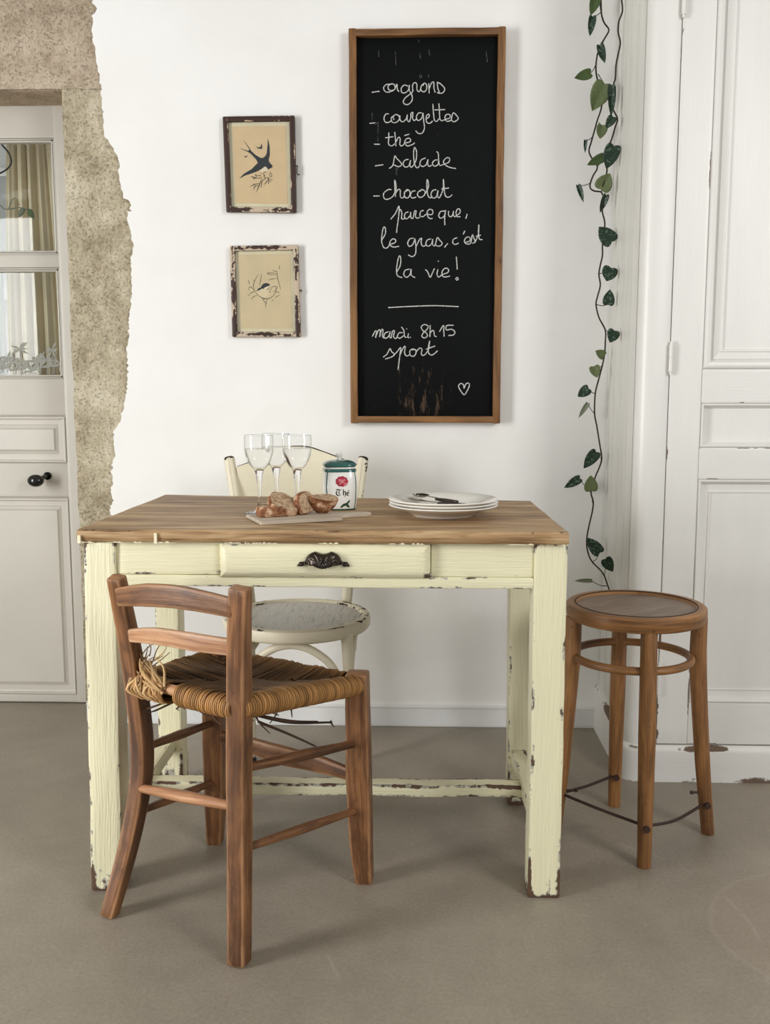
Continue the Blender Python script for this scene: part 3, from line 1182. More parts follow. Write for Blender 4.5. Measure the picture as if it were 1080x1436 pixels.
# door leaf
cdoor = thing('door_2', 'old white panelled cupboard door on painted hinges', 'door', (1.05, CF, 0.10))
cdoor['kind'] = 'structure'
mb = MB()
X0, X1 = 0.663, 1.42
kw = dict(edgew=0.006)
box(mb, X0, 0.746, CF, CF + 0.03, 0.104, 2.70, 0.002, 'z', step=0.05, **kw)
box(mb, 1.34, X1, CF, CF + 0.03, 0.104, 2.70, 0.002, 'z', step=0.05, **kw)
for (a, b) in ((0.104, 0.221), (0.831, 0.914), (1.031, 1.118), (2.5, 2.70)):
    box(mb, 0.7465, 1.3395, CF + 0.0006, CF + 0.029, a, b, 0.0015, 'x', step=0.05, **kw)
obj('door_frame', mb, 'cup_paint', cdoor)
mb = MB()
rect_loft(mb, 0.746, 1.34, 1.118, 2.5, CF, [(0, 0), (0.0015, 0.003), (0.004, -0.004), (0.010, -0.006), (0.018, -0.004), (0.022, 0.003), (0.0235, 0.006), (0.027, 0.002), (0.044, 0.008), (0.046, 0.004), (0.050, 0.004), (0.052, 0.009)])
obj('door_panel', mb, 'cup_paint', cdoor, sharp=20)
mb = MB()
rect_loft(mb, 0.746, 1.34, 0.914, 1.031, CF, [(0, 0), (0.0015, 0.003), (0.003, -0.003), (0.006, -0.003), (0.013, 0.011), (0.0145, 0.014)])
obj('door_panel', mb, 'cup_paint', cdoor, sharp=20)
mb = MB()
rect_loft(mb, 0.746, 1.34, 0.221, 0.831, CF, [(0, 0), (0.0015, 0.003), (0.003, -0.003), (0.006, -0.003), (0.015, 0.010), (0.033, 0.012), (0.0335, 0.0085), (0.036, 0.0085), (0.0365, 0.012)])
obj('door_panel', mb, 'cup_paint', cdoor, sharp=20)
for (za, zb) in ((1.108, 1.185), (1.985, 2.062), (0.243, 0.330)):
    mb = MB()
    xh = 0.6618
    mid = (za + zb) / 2
    tube(mb, [(xh, CF - 0.008, za + 0.004), (xh, CF - 0.008, mid - 0.001)], 0.0055, 14, wear=0.2)
    tube(mb, [(xh, CF - 0.008, mid + 0.001), (xh, CF - 0.008, zb - 0.004)], 0.0055, 14, wear=0.2)
    tube(mb, [(xh, CF - 0.008, za - 0.004), (xh, CF - 0.008, zb + 0.004)], 0.0035, 12, wear=0.9)
    obj('hinge', mb, 'cup_paint', cdoor)
# return wall beyond the cupboard front
mb = MB()
quadstrip(mb, [[V((1.42, CF + 0.001, z)), V((2.6, CF + 0.001, z))] for z in (0, 2.75)])
struct('wall_cupboard', mb, 'base_white', 'white panelling right of the cupboard door', 'wall')
# ================================================================== things on the wall
# ---- chalkboard
YB = -0.038
tl, br = at(488.5, 39, YB), at(708, 594, YB)
x0, x1, z1, z0 = -0.197, 0.256, tl.z, br.z
cb = thing('chalkboard', 'tall black chalkboard in a brown wooden frame with a handwritten list', 'chalkboard', ((x0 + x1) / 2, 0.0, z0))
rw = 0.022
for nm, args in (('frame_rail', (x0 + rw * 0.8, x1 - rw * 0.8, z1 - rw, z1 - 0.002, 'x')), ('frame_rail', (x0 + rw * 0.8, x1 - rw * 0.8, z0 + 0.002, z0 + rw, 'x')),
                 ('frame_rail', (x0, x0 + rw, z0, z1, 'z')), ('frame_rail', (x1 - rw, x1, z0, z1, 'z'))):
    mb = MB()
    a, b, c_, d_, g = args
    box(mb, a, b, YB, -0.002, c_, d_, 0.003, g, jit=0.0012)
    obj(nm, mb, 'frame_wood', cb)
YP = -0.018
mb = MB()
box(mb, x0 + rw - 0.003, x1 - rw + 0.003, YP, -0.006, z0 + rw - 0.003, z1 - rw + 0.003, 0.0008, 'z', step=0.3)
bp = obj('writing_surface', mb, 'board', cb)


def place_board(ox, oy, s=6.0):
    def f(x, y, l):
        p = at(ox + x / s, oy + y / s, YP - 0.0003)
        return V((p.x, YP - 0.0003 - 0.0005 * l, p.z))
    return f


T1 = [[(68, 178), (100, 172), (135, 168)],
      [(230, 108), (190, 112), (168, 140), (185, 172), (225, 172), (262, 150), (262, 118), (240, 105), (208, 122), (210, 150), (232, 162), (262, 150), (280, 108), (284, 150), (297, 172)],
      [(372, 125), (345, 115), (318, 140), (320, 175), (345, 182), (375, 160), (385, 115)], [(385, 115), (385, 160), (408, 205), (405, 250), (370, 280), (335, 265), (345, 230), (380, 200), (412, 172), (412, 118), (430, 95), (447, 108), (450, 155), (466, 172), (482, 150)],
      [(508, 105), (487, 120), (482, 155), (505, 173), (528, 155), (530, 115), (510, 98), (500, 122)],
      [(548, 100), (550, 140), (552, 185)], [(552, 145), (572, 98), (590, 92), (592, 140), (602, 178)],
      [(620, 90), (624, 140), (640, 184)], [(618, 90), (650, 108), (682, 145), (670, 178), (640, 185), (618, 178)],
      [(50, 438), (98, 434)], [(88, 613), (138, 614)],
      [(212, 358), (188, 360), (172, 390), (180, 425), (210, 430), (236, 412)],
      [(258, 372), (234, 390), (238, 425), (268, 432), (300, 405), (296, 374), (268, 364), (248, 385), (256, 408)],
      [(305, 372), (308, 410), (330, 425), (358, 400), (368, 365), (366, 405), (384, 424), (398, 385), (396, 356)],
      [(396, 356), (414, 346), (412, 395), (426, 414), (445, 400)],
      [(490, 350), (462, 352), (444, 385), (458, 414), (488, 395), (500, 350)], [(500, 350), (506, 420), (512, 480), (492, 520), (460, 522), (438, 500)],
      [(526, 402), (552, 382), (548, 360), (528, 378), (530, 425), (555, 438), (582, 418)],
      [(583, 275), (588, 350), (598, 415), (620, 418), (632, 400)], [(634, 270), (638, 340), (642, 400), (660, 416), (684, 405)], [(595, 325), (685, 322)],
      [(684, 402), (722, 395), (728, 368), (700, 362), (684, 388), (700, 420), (736, 414)],
      [(736, 414), (755, 350), (795, 390), (790, 408), (760, 425), (738, 410)],
      [(212, 515), (212, 560), (210, 610), (235, 628), (262, 610)], [(182, 560), (250, 550)],
      [(262, 510), (268, 570), (272, 630)], [(272, 595), (294, 555), (308, 570), (305, 618), (325, 626), (346, 604)],
      [(346, 604), (392, 592), (388, 564), (358, 570), (346, 602), (368, 628), (410, 616), (432, 600)], [(342, 541), (385, 528)]]
T1f = [[(72, 350), (72, 420)], [(100, 452), (122, 430), (122, 480), (118, 525)], [(119, 545), (120, 595)], [(470, 30), (478, 62)], [(545, 25), (548, 55)]]
T2 = [[(95, 196), (165, 186)], [(82, 450), (135, 448)],
      [(215, 218), (246, 190), (262, 112), (276, 130), (310, 165), (320, 188), (292, 202), (250, 185)],
      [(378, 140), (346, 150), (332, 180), (350, 206), (380, 195), (396, 148)], [(396, 148), (390, 190), (406, 206), (440, 150), (446, 80), (430, 40), (421, 80), (425, 160), (440, 205), (456, 211), (472, 195)],
      [(522, 128), (486, 145), (474, 180), (495, 201), (526, 185), (542, 142)], [(542, 142), (540, 185), (555, 200), (572, 188)],
      [(622, 145), (596, 150), (578, 175), (595, 198), (624, 186), (632, 150)], [(612, 75), (628, 90), (632, 150), (640, 190), (662, 188)],
      [(662, 188), (716, 165), (722, 130), (695, 130), (672, 160), (690, 190), (730, 210), (778, 218)],
      [(235, 395), (205, 396), (168, 430), (175, 470), (205, 476), (245, 452), (274, 385), (262, 315), (264, 400), (268, 456)], [(268, 430), (290, 395), (308, 400), (310, 455), (330, 466), (346, 442)],
      [(376, 400), (346, 415), (346, 455), (370, 466), (390, 440), (386, 405), (364, 395), (352, 415)],
      [(436, 405), (408, 412), (394, 445), (410, 466), (442, 458)],
      [(492, 396), (460, 415), (455, 445), (480, 461), (512, 440), (516, 410), (490, 394), (474, 412)],
      [(512, 440), (546, 370), (536, 310), (532, 370), (540, 440), (560, 466), (576, 450)],
      [(612, 395), (580, 405), (567, 440), (585, 466), (612, 455), (626, 402)], [(626, 402), (622, 450), (640, 461), (668, 390), (672, 310), (678, 390), (690, 450), (720, 458), (746, 438)], [(655, 390), (718, 382)],
      [(228, 645), (266, 598), (298, 535), (295, 620), (281, 720), (278, 760)], [(296, 590), (308, 562), (322, 590), (320, 640), (344, 640)],
      [(378, 582), (350, 595), (345, 630), (366, 641), (392, 612), (396, 584)], [(396, 584), (398, 630), (416, 635), (428, 580), (442, 574), (436, 620), (450, 636), (474, 628)],
      [(506, 570), (480, 580), (475, 615), (500, 622), (526, 602)],
      [(526, 602), (574, 605), (582, 575), (560, 560), (536, 580), (540, 622), (562, 640), (580, 636)],
      [(684, 576), (648, 580), (632, 615), (650, 636), (680, 615), (690, 568)], [(690, 568), (682, 640), (684, 695)],
      [(715, 575), (715, 610), (735, 625), (752, 600), (756, 575), (755, 610), (772, 625)],
      [(772, 622), (810, 592), (808, 560), (790, 560), (778, 590), (788, 623), (816, 622)], [(872, 600), (860, 640)]]
T2f = [[(272, 230), (276, 275)], [(290, 205), (284, 235)]]
T3 = [[(152, 160), (182, 110), (184, 65), (171, 50), (158, 90), (152, 170), (170, 222), (196, 226), (216, 205)],
      [(212, 200), (262, 182), (270, 160), (246, 150), (222, 175), (226, 206), (256, 219), (298, 212)],
      [(420, 144), (390, 150), (371, 185), (385, 213), (415, 195), (432, 146)], [(432, 146), (440, 220), (436, 275), (410, 299), (374, 284)],
      [(444, 212), (468, 160), (488, 144), (484, 180), (496, 211), (522, 205)],
      [(568, 150), (536, 160), (524, 195), (545, 211), (572, 190), (582, 150)], [(582, 150), (580, 195), (600, 206), (620, 140), (640, 160), (661, 185), (650, 206), (625, 212), (604, 200)],
      [(708, 188), (680, 222)], [(787, 140), (756, 154), (752, 188), (775, 196), (800, 185)], [(852, 82), (838, 112)],
      [(850, 182), (896, 165), (890, 135), (862, 140), (848, 170), (864, 191), (900, 186), (915, 115), (930, 150), (939, 175), (915, 188)],
      [(938, 180), (966, 110), (970, 30), (966, 100), (976, 152), (1000, 156)], [(945, 130), (986, 118)],
      [(278, 428), (306, 380), (313, 320), (302, 292), (288, 330), (277, 410), (286, 460), (326, 476)],
      [(388, 404), (350, 415), (338, 450), (360, 473), (390, 450), (400, 403)], [(400, 403), (402, 455), (433, 476)],
      [(518, 408), (538, 425), (560, 472), (582, 430), (597, 398)], [(626, 405), (618, 445), (630, 471), (656, 454)], [(625, 338), (632, 338)],
      [(656, 452), (712, 430), (708, 400), (680, 400), (660, 430), (668, 466), (700, 469), (726, 462)],
      [(780, 300), (785, 360), (788, 408)], [(788, 474), (775, 485), (785, 497), (798, 488), (788, 474)],
      [(208, 728), (400, 718), (600, 712), (800, 720)]]
T4 = [[(73, 192), (98, 145), (109, 150), (101, 202)], [(101, 195), (125, 140), (140, 140), (135, 196)], [(135, 195), (150, 136), (163, 135), (160, 190), (174, 205)],
      [(208, 150), (180, 165), (171, 195), (190, 206), (215, 182), (222, 148)], [(222, 148), (218, 190), (232, 202), (242, 150), (260, 144), (252, 190), (268, 209), (286, 192)],
      [(330, 160), (300, 160), (284, 190), (304, 206), (336, 185)], [(318, 110), (338, 140), (345, 190), (362, 200)],
      [(378, 165), (372, 198), (386, 201)], [(359, 128), (366, 128)], [(390, 198), (397, 198)],
      [(542, 100), (510, 90), (485, 112), (500, 142), (530, 165), (536, 190), (510, 203), (490, 188), (504, 160), (536, 128), (545, 103)],
      [(560, 95), (560, 150), (558, 196)], [(558, 165), (580, 140), (592, 150), (596, 185), (614, 192)], [(638, 152), (672, 98), (675, 150), (678, 192)],
      [(757, 97), (700, 100), (697, 136), (738, 130), (768, 152), (755, 178), (712, 183)],
      [(164, 366), (196, 340), (222, 294), (236, 320), (260, 342), (232, 365), (181, 381)],
      [(250, 350), (282, 320), (312, 284), (305, 350), (296, 420), (290, 474)], [(305, 350), (332, 290), (350, 274), (345, 330), (364, 356), (390, 342)],
      [(418, 294), (390, 312), (394, 350), (424, 356), (442, 325), (432, 300), (408, 305)],
      [(440, 322), (470, 290), (492, 298), (485, 335), (500, 351), (522, 340)], [(522, 338), (546, 300), (556, 228), (545, 290), (550, 335), (580, 346), (623, 311)], [(525, 300), (602, 271)],
      [(845, 630), (840, 597), (816, 587), (799, 610), (815, 645), (846, 681), (870, 650), (889, 610), (886, 585), (862, 590), (845, 630)]]
for strokes, (ox, oy) in ((T1, (510, 100)), (T2, (510, 200)), (T3, (510, 310)), (T4, (510, 440))):
    f = place_board(ox, oy)
    groups_ = []                                  # strokes that belong to one written word
    for s_ in strokes:
        a_, b_ = min(p[0] for p in s_), max(p[0] for p in s_)
        c_, d_ = min(p[1] for p in s_), max(p[1] for p in s_)
        hit = [g_ for g_ in groups_ if a_ < g_[1] + 16 and b_ > g_[0] - 16 and c_ < g_[3] - 2 and d_ > g_[2] + 2]
        new = [a_, b_, c_, d_, [s_]]
        for g_ in hit:
            groups_.remove(g_)
            new = [min(new[0], g_[0]), max(new[1], g_[1]), min(new[2], g_[2]), max(new[3], g_[3]), g_[4] + new[4]]
        groups_.append(new)
    for g_ in groups_:
        mb = MB()
        for s_ in g_[4]:
            ribbon(mb, s_, 8.5, f, 7, 0.4)
        obj('chalk_writing', mb, 'chalk', bp)
for strokes, (ox, oy) in ((T1f, (510, 100)), (T2f, (510, 200))):
    f = place_board(ox, oy)
    for s_ in strokes:
        mb = MB()
        ribbon(mb, s_, 6, f, 7, 0.35)
        obj('chalk_smear', mb, 'faint', bp)
f = place_board(480, 20, 4.32)
for s_ in [[(220, 220), (222, 258)], [(322, 228), (326, 310)], [(458, 152), (468, 170)], [(470, 235), (474, 268)], [(525, 215), (530, 250)], [(872, 225), (880, 292)], [(478, 362), (480, 385)], [(522, 365), (524, 385)], [(326, 930), (330, 975)]]:
    mb = MB()
    ribbon(mb, s_, 5, f, 6, 0.4)
    obj('chalk_smear', mb, 'faint', bp)


# ---- two bird prints
def picture(name, label, corners, mount, sheet, group, fmat):
    """corners of the frame front in the photograph; mount and sheet insets in metres (l, r, b, t)"""
    YF = -0.020
    P = [at(u, v, YF) for (u, v) in corners]           # tl tr br bl
    cx = sum(p.x for p in P) / 4
    zb = min(p.z for p in P)
    t = thing(name, label, 'picture', (cx, 0, zb), group)
    w = 0.0155
    def inset(d):
        c = sum((p for p in P), V((0, 0, 0))) / 4
        out = []
        for p in P:
            out.append(V((p.x + (d if p.x < c.x else -d), 0, p.z + (d if p.z < c.z else -d))))
        return out
    I = inset(w * 0.5)
    for i in range(4):
        a, b = I[i], I[(i + 1) % 4]
        d = (b - a).normalized() * w * 0.5
        mb = MB()
        sweep(mb, [a - d + V((0, YF / 2 - 0.001, 0)), b + d + V((0, YF / 2 - 0.001, 0))], (w, 0.018 + 0.0008 * (i % 2)), (0, 1, 0), 0.003, 0.012)
        obj('frame_rail', mb, fmat[i], t)
    J = inset(w - 0.002)
    mb = MB()
    prism(mb, [p + V((0, -0.009, 0)) for p in J], [p + V((0, -0.004, 0)) for p in J])
    obj('mount', mb, 'mat_board', t)
    K = inset(w + mount)
    mb = MB()
    prism(mb, [p + V((0, -0.0100, 0)) for p in K], [p + V((0, -0.0088, 0)) for p in K])
    sh = obj('print', mb, sheet, t)
    mb = MB()
    Gq = inset(w - 0.003)
    prism(mb, [p + V((0, -0.0145, 0)) for p in Gq], [p + V((0, -0.0130, 0)) for p in Gq])
    obj('glass', mb, 'pic_glass', t)
    return t, sh


t, sh = picture('picture_frame', 'framed print of a flying dark swallow, upper of the two frames', [(312, 163), (413, 161.5), (415.5, 298), (317, 297)], 0.011, 'paper', 'small framed bird prints', ['old_frame', 'old_frame', 'old_frame_pale', 'old_frame'])
f9 = lambda x, y, l: (lambda p: V((p.x, -0.0102 - 0.0004 * l, p.z)))(at(305 + x / 9, 155 + y / 9, -0.0102))
mb = MB()
sw = [(325, 370), (400, 465), (425, 510), (480, 560), (540, 595), (570, 600), (605, 575), (622, 540), (632, 440), (636, 350), (658, 450), (662, 560), (645, 630), (665, 665), (690, 690), (697, 712), (670, 730), (640, 745), (625, 720), (600, 705), (560, 735), (500, 770), (430, 795), (350, 820), (275, 860), (330, 800), (430, 740), (470, 700), (510, 660), (490, 620), (420, 545), (380, 520), (270, 470), (390, 510), (405, 490)]
poly(mb, [f9(x, y, 1) for (x, y) in sw])
for pl_ in ([(455, 430), (500, 455), (525, 468), (548, 452), (555, 415), (565, 450), (562, 485), (520, 482), (485, 470), (515, 466)], [(335, 572), (352, 580), (385, 568), (365, 590), (345, 592)]):
    poly(mb, [f9(x, y, 1) for (x, y) in pl_])
obj('swallow_drawing', mb, 'ink', sh)
mb = MB()
poly(mb, [f9(x, y, 1.6) for (x, y) in [(600, 708), (622, 722), (638, 746), (615, 768), (560, 775), (530, 768), (560, 737)]])
obj('pale_breast', mb, 'ink_pale', sh)
mb = MB()
r3 = random.Random(3)
for i in range(34):
    bx, by = 430 + 270 * r3.random(), 760 + 110 * r3.random()
    if by < 800 and bx < 540:
        by += 50
    L, a = r3.uniform(20, 46), r3.uniform(0, 2 * pi)
    ribbon(mb, [(bx, by), (bx + L * .5 * cos(a), by + L * .5 * sin(a) + 4), (bx + L * cos(a), by + L * sin(a))], [3, 9, 2], f9, 8)
for s_ in [[(560, 850), (520, 960), (490, 1030)], [(530, 920), (460, 935), (410, 965)], [(520, 940), (470, 960), (458, 1005)], [(600, 850), (560, 900), (550, 980)], [(660, 850), (620, 900), (585, 940)], [(640, 860), (650, 900), (640, 930)], [(420, 830), (470, 850), (520, 860)]]:
    ribbon(mb, s_, [5, 14, 4], f9, 10)
obj('leafy_sprig_drawing', mb, 'ink_brown', sh)


def latch(t, pts, nm='brass_hook'):
    mb = MB()
    tube(mb, pts, 0.0018, 8, 0.004)
    ball(mb, pts[0], 0.0032)
    obj(nm, mb, 'brass', t)


p = at(414.5, 234, -0.012)
q = at(417.5, 246, -0.012)
latch(t, [p + V((-0.002, 0, 0)), p + V((0.006, -0.003, 0.002)), p + V((0.004, -0.004, -0.012)), q + V((0.0, -0.002, 0.002)), q + V((0.006, 0, 0.003))])

t, sh = picture('picture_frame', 'framed print of a small black-capped bird on twigs, lower of the two frames', [(322, 344.5), (418, 343), (421.5, 472.5), (325.5, 472.5)], 0.010, 'paper_green', 'small framed bird prints', ['old_frame_pale', 'old_frame_pale', 'old_frame_pale', 'old_frame_pale'])
f10 = lambda x, y, l: (lambda p: V((p.x, -0.0102 - 0.0004 * l, p.z)))(at(315 + x / 9.39, 335 + y / 9.39, -0.0102))
mb = MB()
poly(mb, [f10(x, y, 0.6) for (x, y) in [(430, 690), (490, 655), (560, 640), (592, 690), (575, 750), (525, 778), (455, 745)]])
obj('buff_breast', mb, 'ink_buff', sh)
mb = MB()
poly(mb, [f10(x, y, 1.8) for (x, y) in [(515, 658), (530, 640), (578, 620), (582, 650), (545, 668)]])
obj('pale_cheek', mb, 'ink_pale', sh)
mb = MB()
poly(mb, [f10(x, y, 1.4) for (x, y) in [(475, 640), (500, 598), (535, 580), (575, 586), (600, 605), (578, 622), (530, 642), (512, 660)]])
poly(mb, [f10(x, y, 1.4) for (x, y) in [(575, 625), (586, 640), (582, 662), (560, 668), (545, 666), (574, 652)]])
poly(mb, [f10(x, y, 1.4) for (x, y) in [(415, 688), (450, 650), (490, 635), (500, 650), (455, 678)]])
for s_ in [[(400, 690), (360, 705), (330, 722)], [(575, 690), (600, 705)], [(480, 770), (520, 790), (570, 785)]]:
    ribbon(mb, s_, [5, 10, 5], f10, 10)
obj('bird_drawing', mb, 'ink', sh)
mb = MB()
for s_ in [[(400, 690), (380, 600), (440, 470)], [(400, 690), (340, 630), (310, 680)], [(330, 600), (310, 540)], [(400, 690), (440, 740), (520, 785), (600, 780), (660, 720), (700, 620)], [(740, 670), (700, 520), (690, 420)], [(690, 520), (620, 530), (575, 545)], [(695, 470), (620, 470), (560, 455), (620, 445), (690, 460)], [(690, 430), (630, 415)], [(720, 400), (725, 345)], [(460, 620), (490, 460)], [(560, 790), (545, 850), (540, 900)], [(500, 790), (540, 850)], [(600, 700), (620, 640), (670, 625), (680, 660), (640, 700)], [(620, 820), (650, 800)], [(730, 705), (660, 695)], [(730, 735), (660, 775)], [(350, 800), (380, 760), (430, 745)], [(300, 735), (340, 745)], [(400, 560), (375, 540)]]:
    ribbon(mb, s_, [4, 9, 4], f10, 10)
obj('twig_drawing', mb, 'ink_brown', sh)
p = at(420.5, 408, -0.012)
latch(t, [p + V((-0.002, 0, 0)), p + V((0.005, -0.003, 0.003)), p + V((0.004, -0.003, -0.004))])

# ---- trailing vine in front of the corner
YV = -0.055
vine = thing('trailing_vine', 'long trailing vine with heart-shaped dark green leaves hanging in the corner', 'plant', tuple(at(845, 300, YV)))


def clear_y(u, v, y):
    """far enough forward that the point hangs clear of the cupboard side"""
    while at(u, v, y).x > CX0 - 0.010 and y > -0.34:
        y -= 0.005
    return y


def wob(px, y0):
    ys = [clear_y(u, v, y0 + 0.010 * sin(v * 0.045 + u)) for (u, v) in px]
    for _ in range(2):
        ys = [min(ys[i], (ys[max(0, i - 1)] + ys[i] + ys[min(len(ys) - 1, i + 1)]) / 3) for i in range(len(ys))]
    return [at(u, v, y) for (u, v), y in zip(px, ys)]


SA = [(843, -6), (843, 8), (844, 22), (848, 33), (854, 42), (848, 54), (842, 64), (838, 76), (836, 89), (836, 101), (838, 112), (842, 122), (845, 137), (843, 153), (838, 168), (834, 182), (829, 200), (826, 211), (829, 220), (838, 234), (832, 246), (828, 257), (828, 264), (834, 268), (843, 269), (846, 274), (845, 286), (845, 298), (848, 310), (848, 320), (846, 332), (845, 345), (845, 358), (842, 372), (840, 385), (842, 400), (838, 416), (836, 427), (840, 445), (849, 463), (849, 480), (848, 496), (845, 512), (840, 531), (835, 552), (834, 580), (837, 597), (841, 622), (844, 643), (840, 657), (835, 669), (829, 690), (832, 703), (831, 716), (826, 738), (823, 756), (824, 772), (830, 787), (845, 803), (852, 820), (858, 838)]
SB = [(871, -6), (873, 15), (868, 30), (867, 45), (870, 60), (867, 76), (864, 92), (863, 110), (860, 122), (859, 150), (866, 166), (863, 178), (858, 195), (853, 208), (851, 226), (851, 242), (845, 262)]
for px, y0 in ((SA, YV), (SB, -0.085)):
    mb = MB()
    tube(mb, wob(px, y0), 0.0024, 7, 0.008)
    obj('stem', mb, 'stem', vine)
LEAVES = [  # attach on stem, leaf base, tip, width in px, look, fold
    ((843, 17), (838, -8), (829, 20), 15, 'mid', .4), ((844, 16), (831, 24), (828, 49), 10, 'dark', .6), ((847, 57), (841, 64), (849, 88), 11, 'dark', .5),
    ((836, 90), (828, 103), (806, 109), 14, 'mid', .3), ((839, 104), (848, 118), (831, 155), 27, 'pale', .25), ((863, 112), (858, 121), (858, 162), 11, 'dark', .6),
    ((867, 170), (860, 164), (850, 180), 12, 'dark', .4), ((840, 172), (845, 176), (842, 194), 15, 'pale', .2), ((831, 192), (821, 197), (821, 214), 5, 'dark', .7),
    ((854, 206), (861, 205), (851, 236), 21, 'dark', .2), ((838, 233), (847, 220), (824, 231), 13, 'mid', .3), ((844, 268), (843, 265), (856, 243), 23, 'pale', .2),
    ((828, 257), (811, 260), (819, 283), 7, 'dark', .6), ((846, 275), (850, 274), (842, 298), 9, 'dark', .6), ((848, 318), (858, 339), (841, 318), 23, 'dark', .1),
    ((840, 384), (857, 376), (851, 394), 21, 'dark', .1), ((836, 427), (853, 427), (856, 406), 16, 'dark', .2), ((849, 463), (862, 464), (856, 480), 17, 'dark', .15),
    ((847, 500), (847, 499), (836, 492), 13, 'pale', .3), ((845, 513), (833, 514), (838, 529), 15, 'pale', .2), ((835, 552), (825, 545), (811, 556), 15, 'dark', .2),
    ((834, 580), (824, 566), (812, 586), 7, 'grey', .5), ((844, 643), (836, 634), (819, 657), 17, 'dark', .3), ((828, 690), (813, 671), (792, 684), 13, 'dark', .3),
    ((831, 705), (829, 688), (829, 667), 19, 'pale', .1), ((831, 788), (841, 775), (824, 755), 18, 'dark', .15), ((848, 806), (849, 784), (860, 802), 16, 'dark', .15),
    ((851, 822), (829, 814), (806, 815), 6, 'grey', .5)]


def leaf(i, att, b, tp, wpx, look, fold):
    r = random.Random(100 + i)
    ya = (-0.085 if att[0] > 853 and att[1] < 240 else YV)
    ya = clear_y(att[0] + 1, att[1], ya)
    mid_u = (b[0] + tp[0]) / 2
    yb = ya - r.uniform(0.008, 0.026)
    yb = min(clear_y(mid_u + wpx * 0.5, (b[1] + tp[1]) / 2, yb), clear_y(tp[0] + 2, tp[1], yb), clear_y(b[0] + 3, b[1], yb))
    A, B = at(*att, ya), at(*b, yb)
    T = at(*tp, yb + r.uniform(-0.014, 0.004))
    L = (T - B).length
    ax = (T - B).normalized()
    vw = V((0, -1, 0))
    sd = ax.cross(vw).normalized()
    nr = sd.cross(ax).normalized()
    if nr.y > 0:
        nr = -nr
    wd = wpx / FPX * 2.93 * 0.5
    tilt = fold
    outl = [(0.0, 0.0), (-0.05, 0.10), (-0.08, 0.22), (-0.06, 0.36), (0.04, 0.46), (0.20, 0.50), (0.38, 0.48), (0.56, 0.41), (0.71, 0.31), (0.84, 0.19), (0.94, 0.08), (1.0, 0.0)]
    rows = []
    n_ = len(outl)
    for k, (al, ac) in enumerate(outl):
        m_ = (k / (n_ - 1)) ** 1.25
        row = []
        for j in range(-4, 5):
            s_ = abs(j) / 4
            lo = m_ + (al - m_) * s_
            P = B + ax * (L * lo) + sd * (wd * 2 * ac * s_ * (1 if j > 0 else -1))
            P += nr * (wd * 2 * tilt * ac * s_ - 0.07 * L * sin(pi * max(0, lo)) - 0.10 * L * lo * lo + 0.035 * L * sin(5 * lo + i) * s_)
            row.append(P)
        rows.append(row)
    mb = MB()
    quadstrip(mb, rows)
    lf = obj('leaf', mb, 'leaf_' + look, vine, sharp=80)
    md = lf.modifiers.new('thickness', 'SOLIDIFY')
    md.thickness = 0.0007
    mb = MB()
    mid = A.lerp(B, 0.5) + V((0, -0.006, -0.004))
    tube(mb, [A, mid, B], [0.0014, 0.0011, 0.0010], 6, 0.006)
    obj('leaf_stalk', mb, 'stem', lf)


for i, a in enumerate(LEAVES):
    leaf(i, *a)
# ================================================================== the table
tb = thing('dining_table', 'old farmhouse table with cream chipped base, drawer and worn wooden top', 'table', (-0.19, -0.79, 0))
ZT = 0.785
corner = [V((-0.687, -1.057, 0)), V((0.307, -1.064, 0)), V((0.295, -0.530, 0)), V((-0.674, -0.410, 0))]
mb = MB()
# planked slab: grid with softened, nibbled edges
nu, nv = 120, 40


def top_xy(s, t):
    a = corner[0].lerp(corner[1], s)
    b = corner[3].lerp(corner[2], s)
    return a.lerp(b, t)


us = [0, 0.003] + [i / nu for i in range(1, nu)] + [0.997, 1]
vs_ = [0, 0.006] + [i / nv for i in range(1, nv)] + [0.994, 1]
rows, gs, ws = [], [], []
for t_ in vs_:
    row = []
    for s_ in us:
        p = top_xy(s_, t_)
        e = min(s_, 1 - s_) * 0.99
        e2 = min(t_, 1 - t_) * 0.58
        d = min(e, e2)
        z = ZT - (0.0035 if d < 0.001 else 0.0) + 0.0012 * noise.noise(V((p.x * 5, p.y * 9, 0)))
        bite = 0.004 * max(0, noise.noise(V((p.x * 14, p.y * 14, 2))) - 0.1)
        if d < 0.001:
            z -= bite
        if t_ == 0:
            p = p + V((0, 0.002 + bite, 0))
        row.append(V((p.x, p.y, z)))
        pl = int((t_ * 0.999) * 4)
        gs.append((p.x + pl * 3.7, p.y * 1.0 + pl * 5.1, 0.0))
        ws.append(1.0 if d < 0.004 else 0.25)
    rows.append(row)
quadstrip(mb, rows, gs=gs, ws=ws)
per = [rows[0][k] for k in range(len(us))] + [r[-1] for r in rows[1:]] + [rows[-1][k] for k in range(len(us) - 2, -1, -1)] + [rows[i][0] for i in range(len(rows) - 2, 0, -1)]
cen = V((-0.19, -0.77, 0))
lv = []
for (z, o_) in ((None, 0.0), (ZT - 0.007, 0.0022), (ZT - 0.016, 0.0015), (ZT - 0.0235, 0.0), (ZT - 0.026, -0.003)):
    ring = []
    for p in per:
        q = V((p.x, p.y, 0)) - cen
        q.z = 0
        n_ = V((q.x / 0.5, q.y / 0.3, 0)).normalized()
        n_ = V((0, -1, 0)) if q.y < -0.25 else (V((0, 1, 0)) if q.y > 0.2 and abs(q.x) < 0.45 else V((1 if q.x > 0 else -1, 0, 0)))
        jj = 0.0016 * noise.noise(V((p.x * 20, p.y * 20, (z or 0) * 70)))
        ring.append(V((p.x, p.y, z if z else p.z)) + (n_ * (o_ + jj) if z else V((0, 0, 0))))
    lv.append(ring)
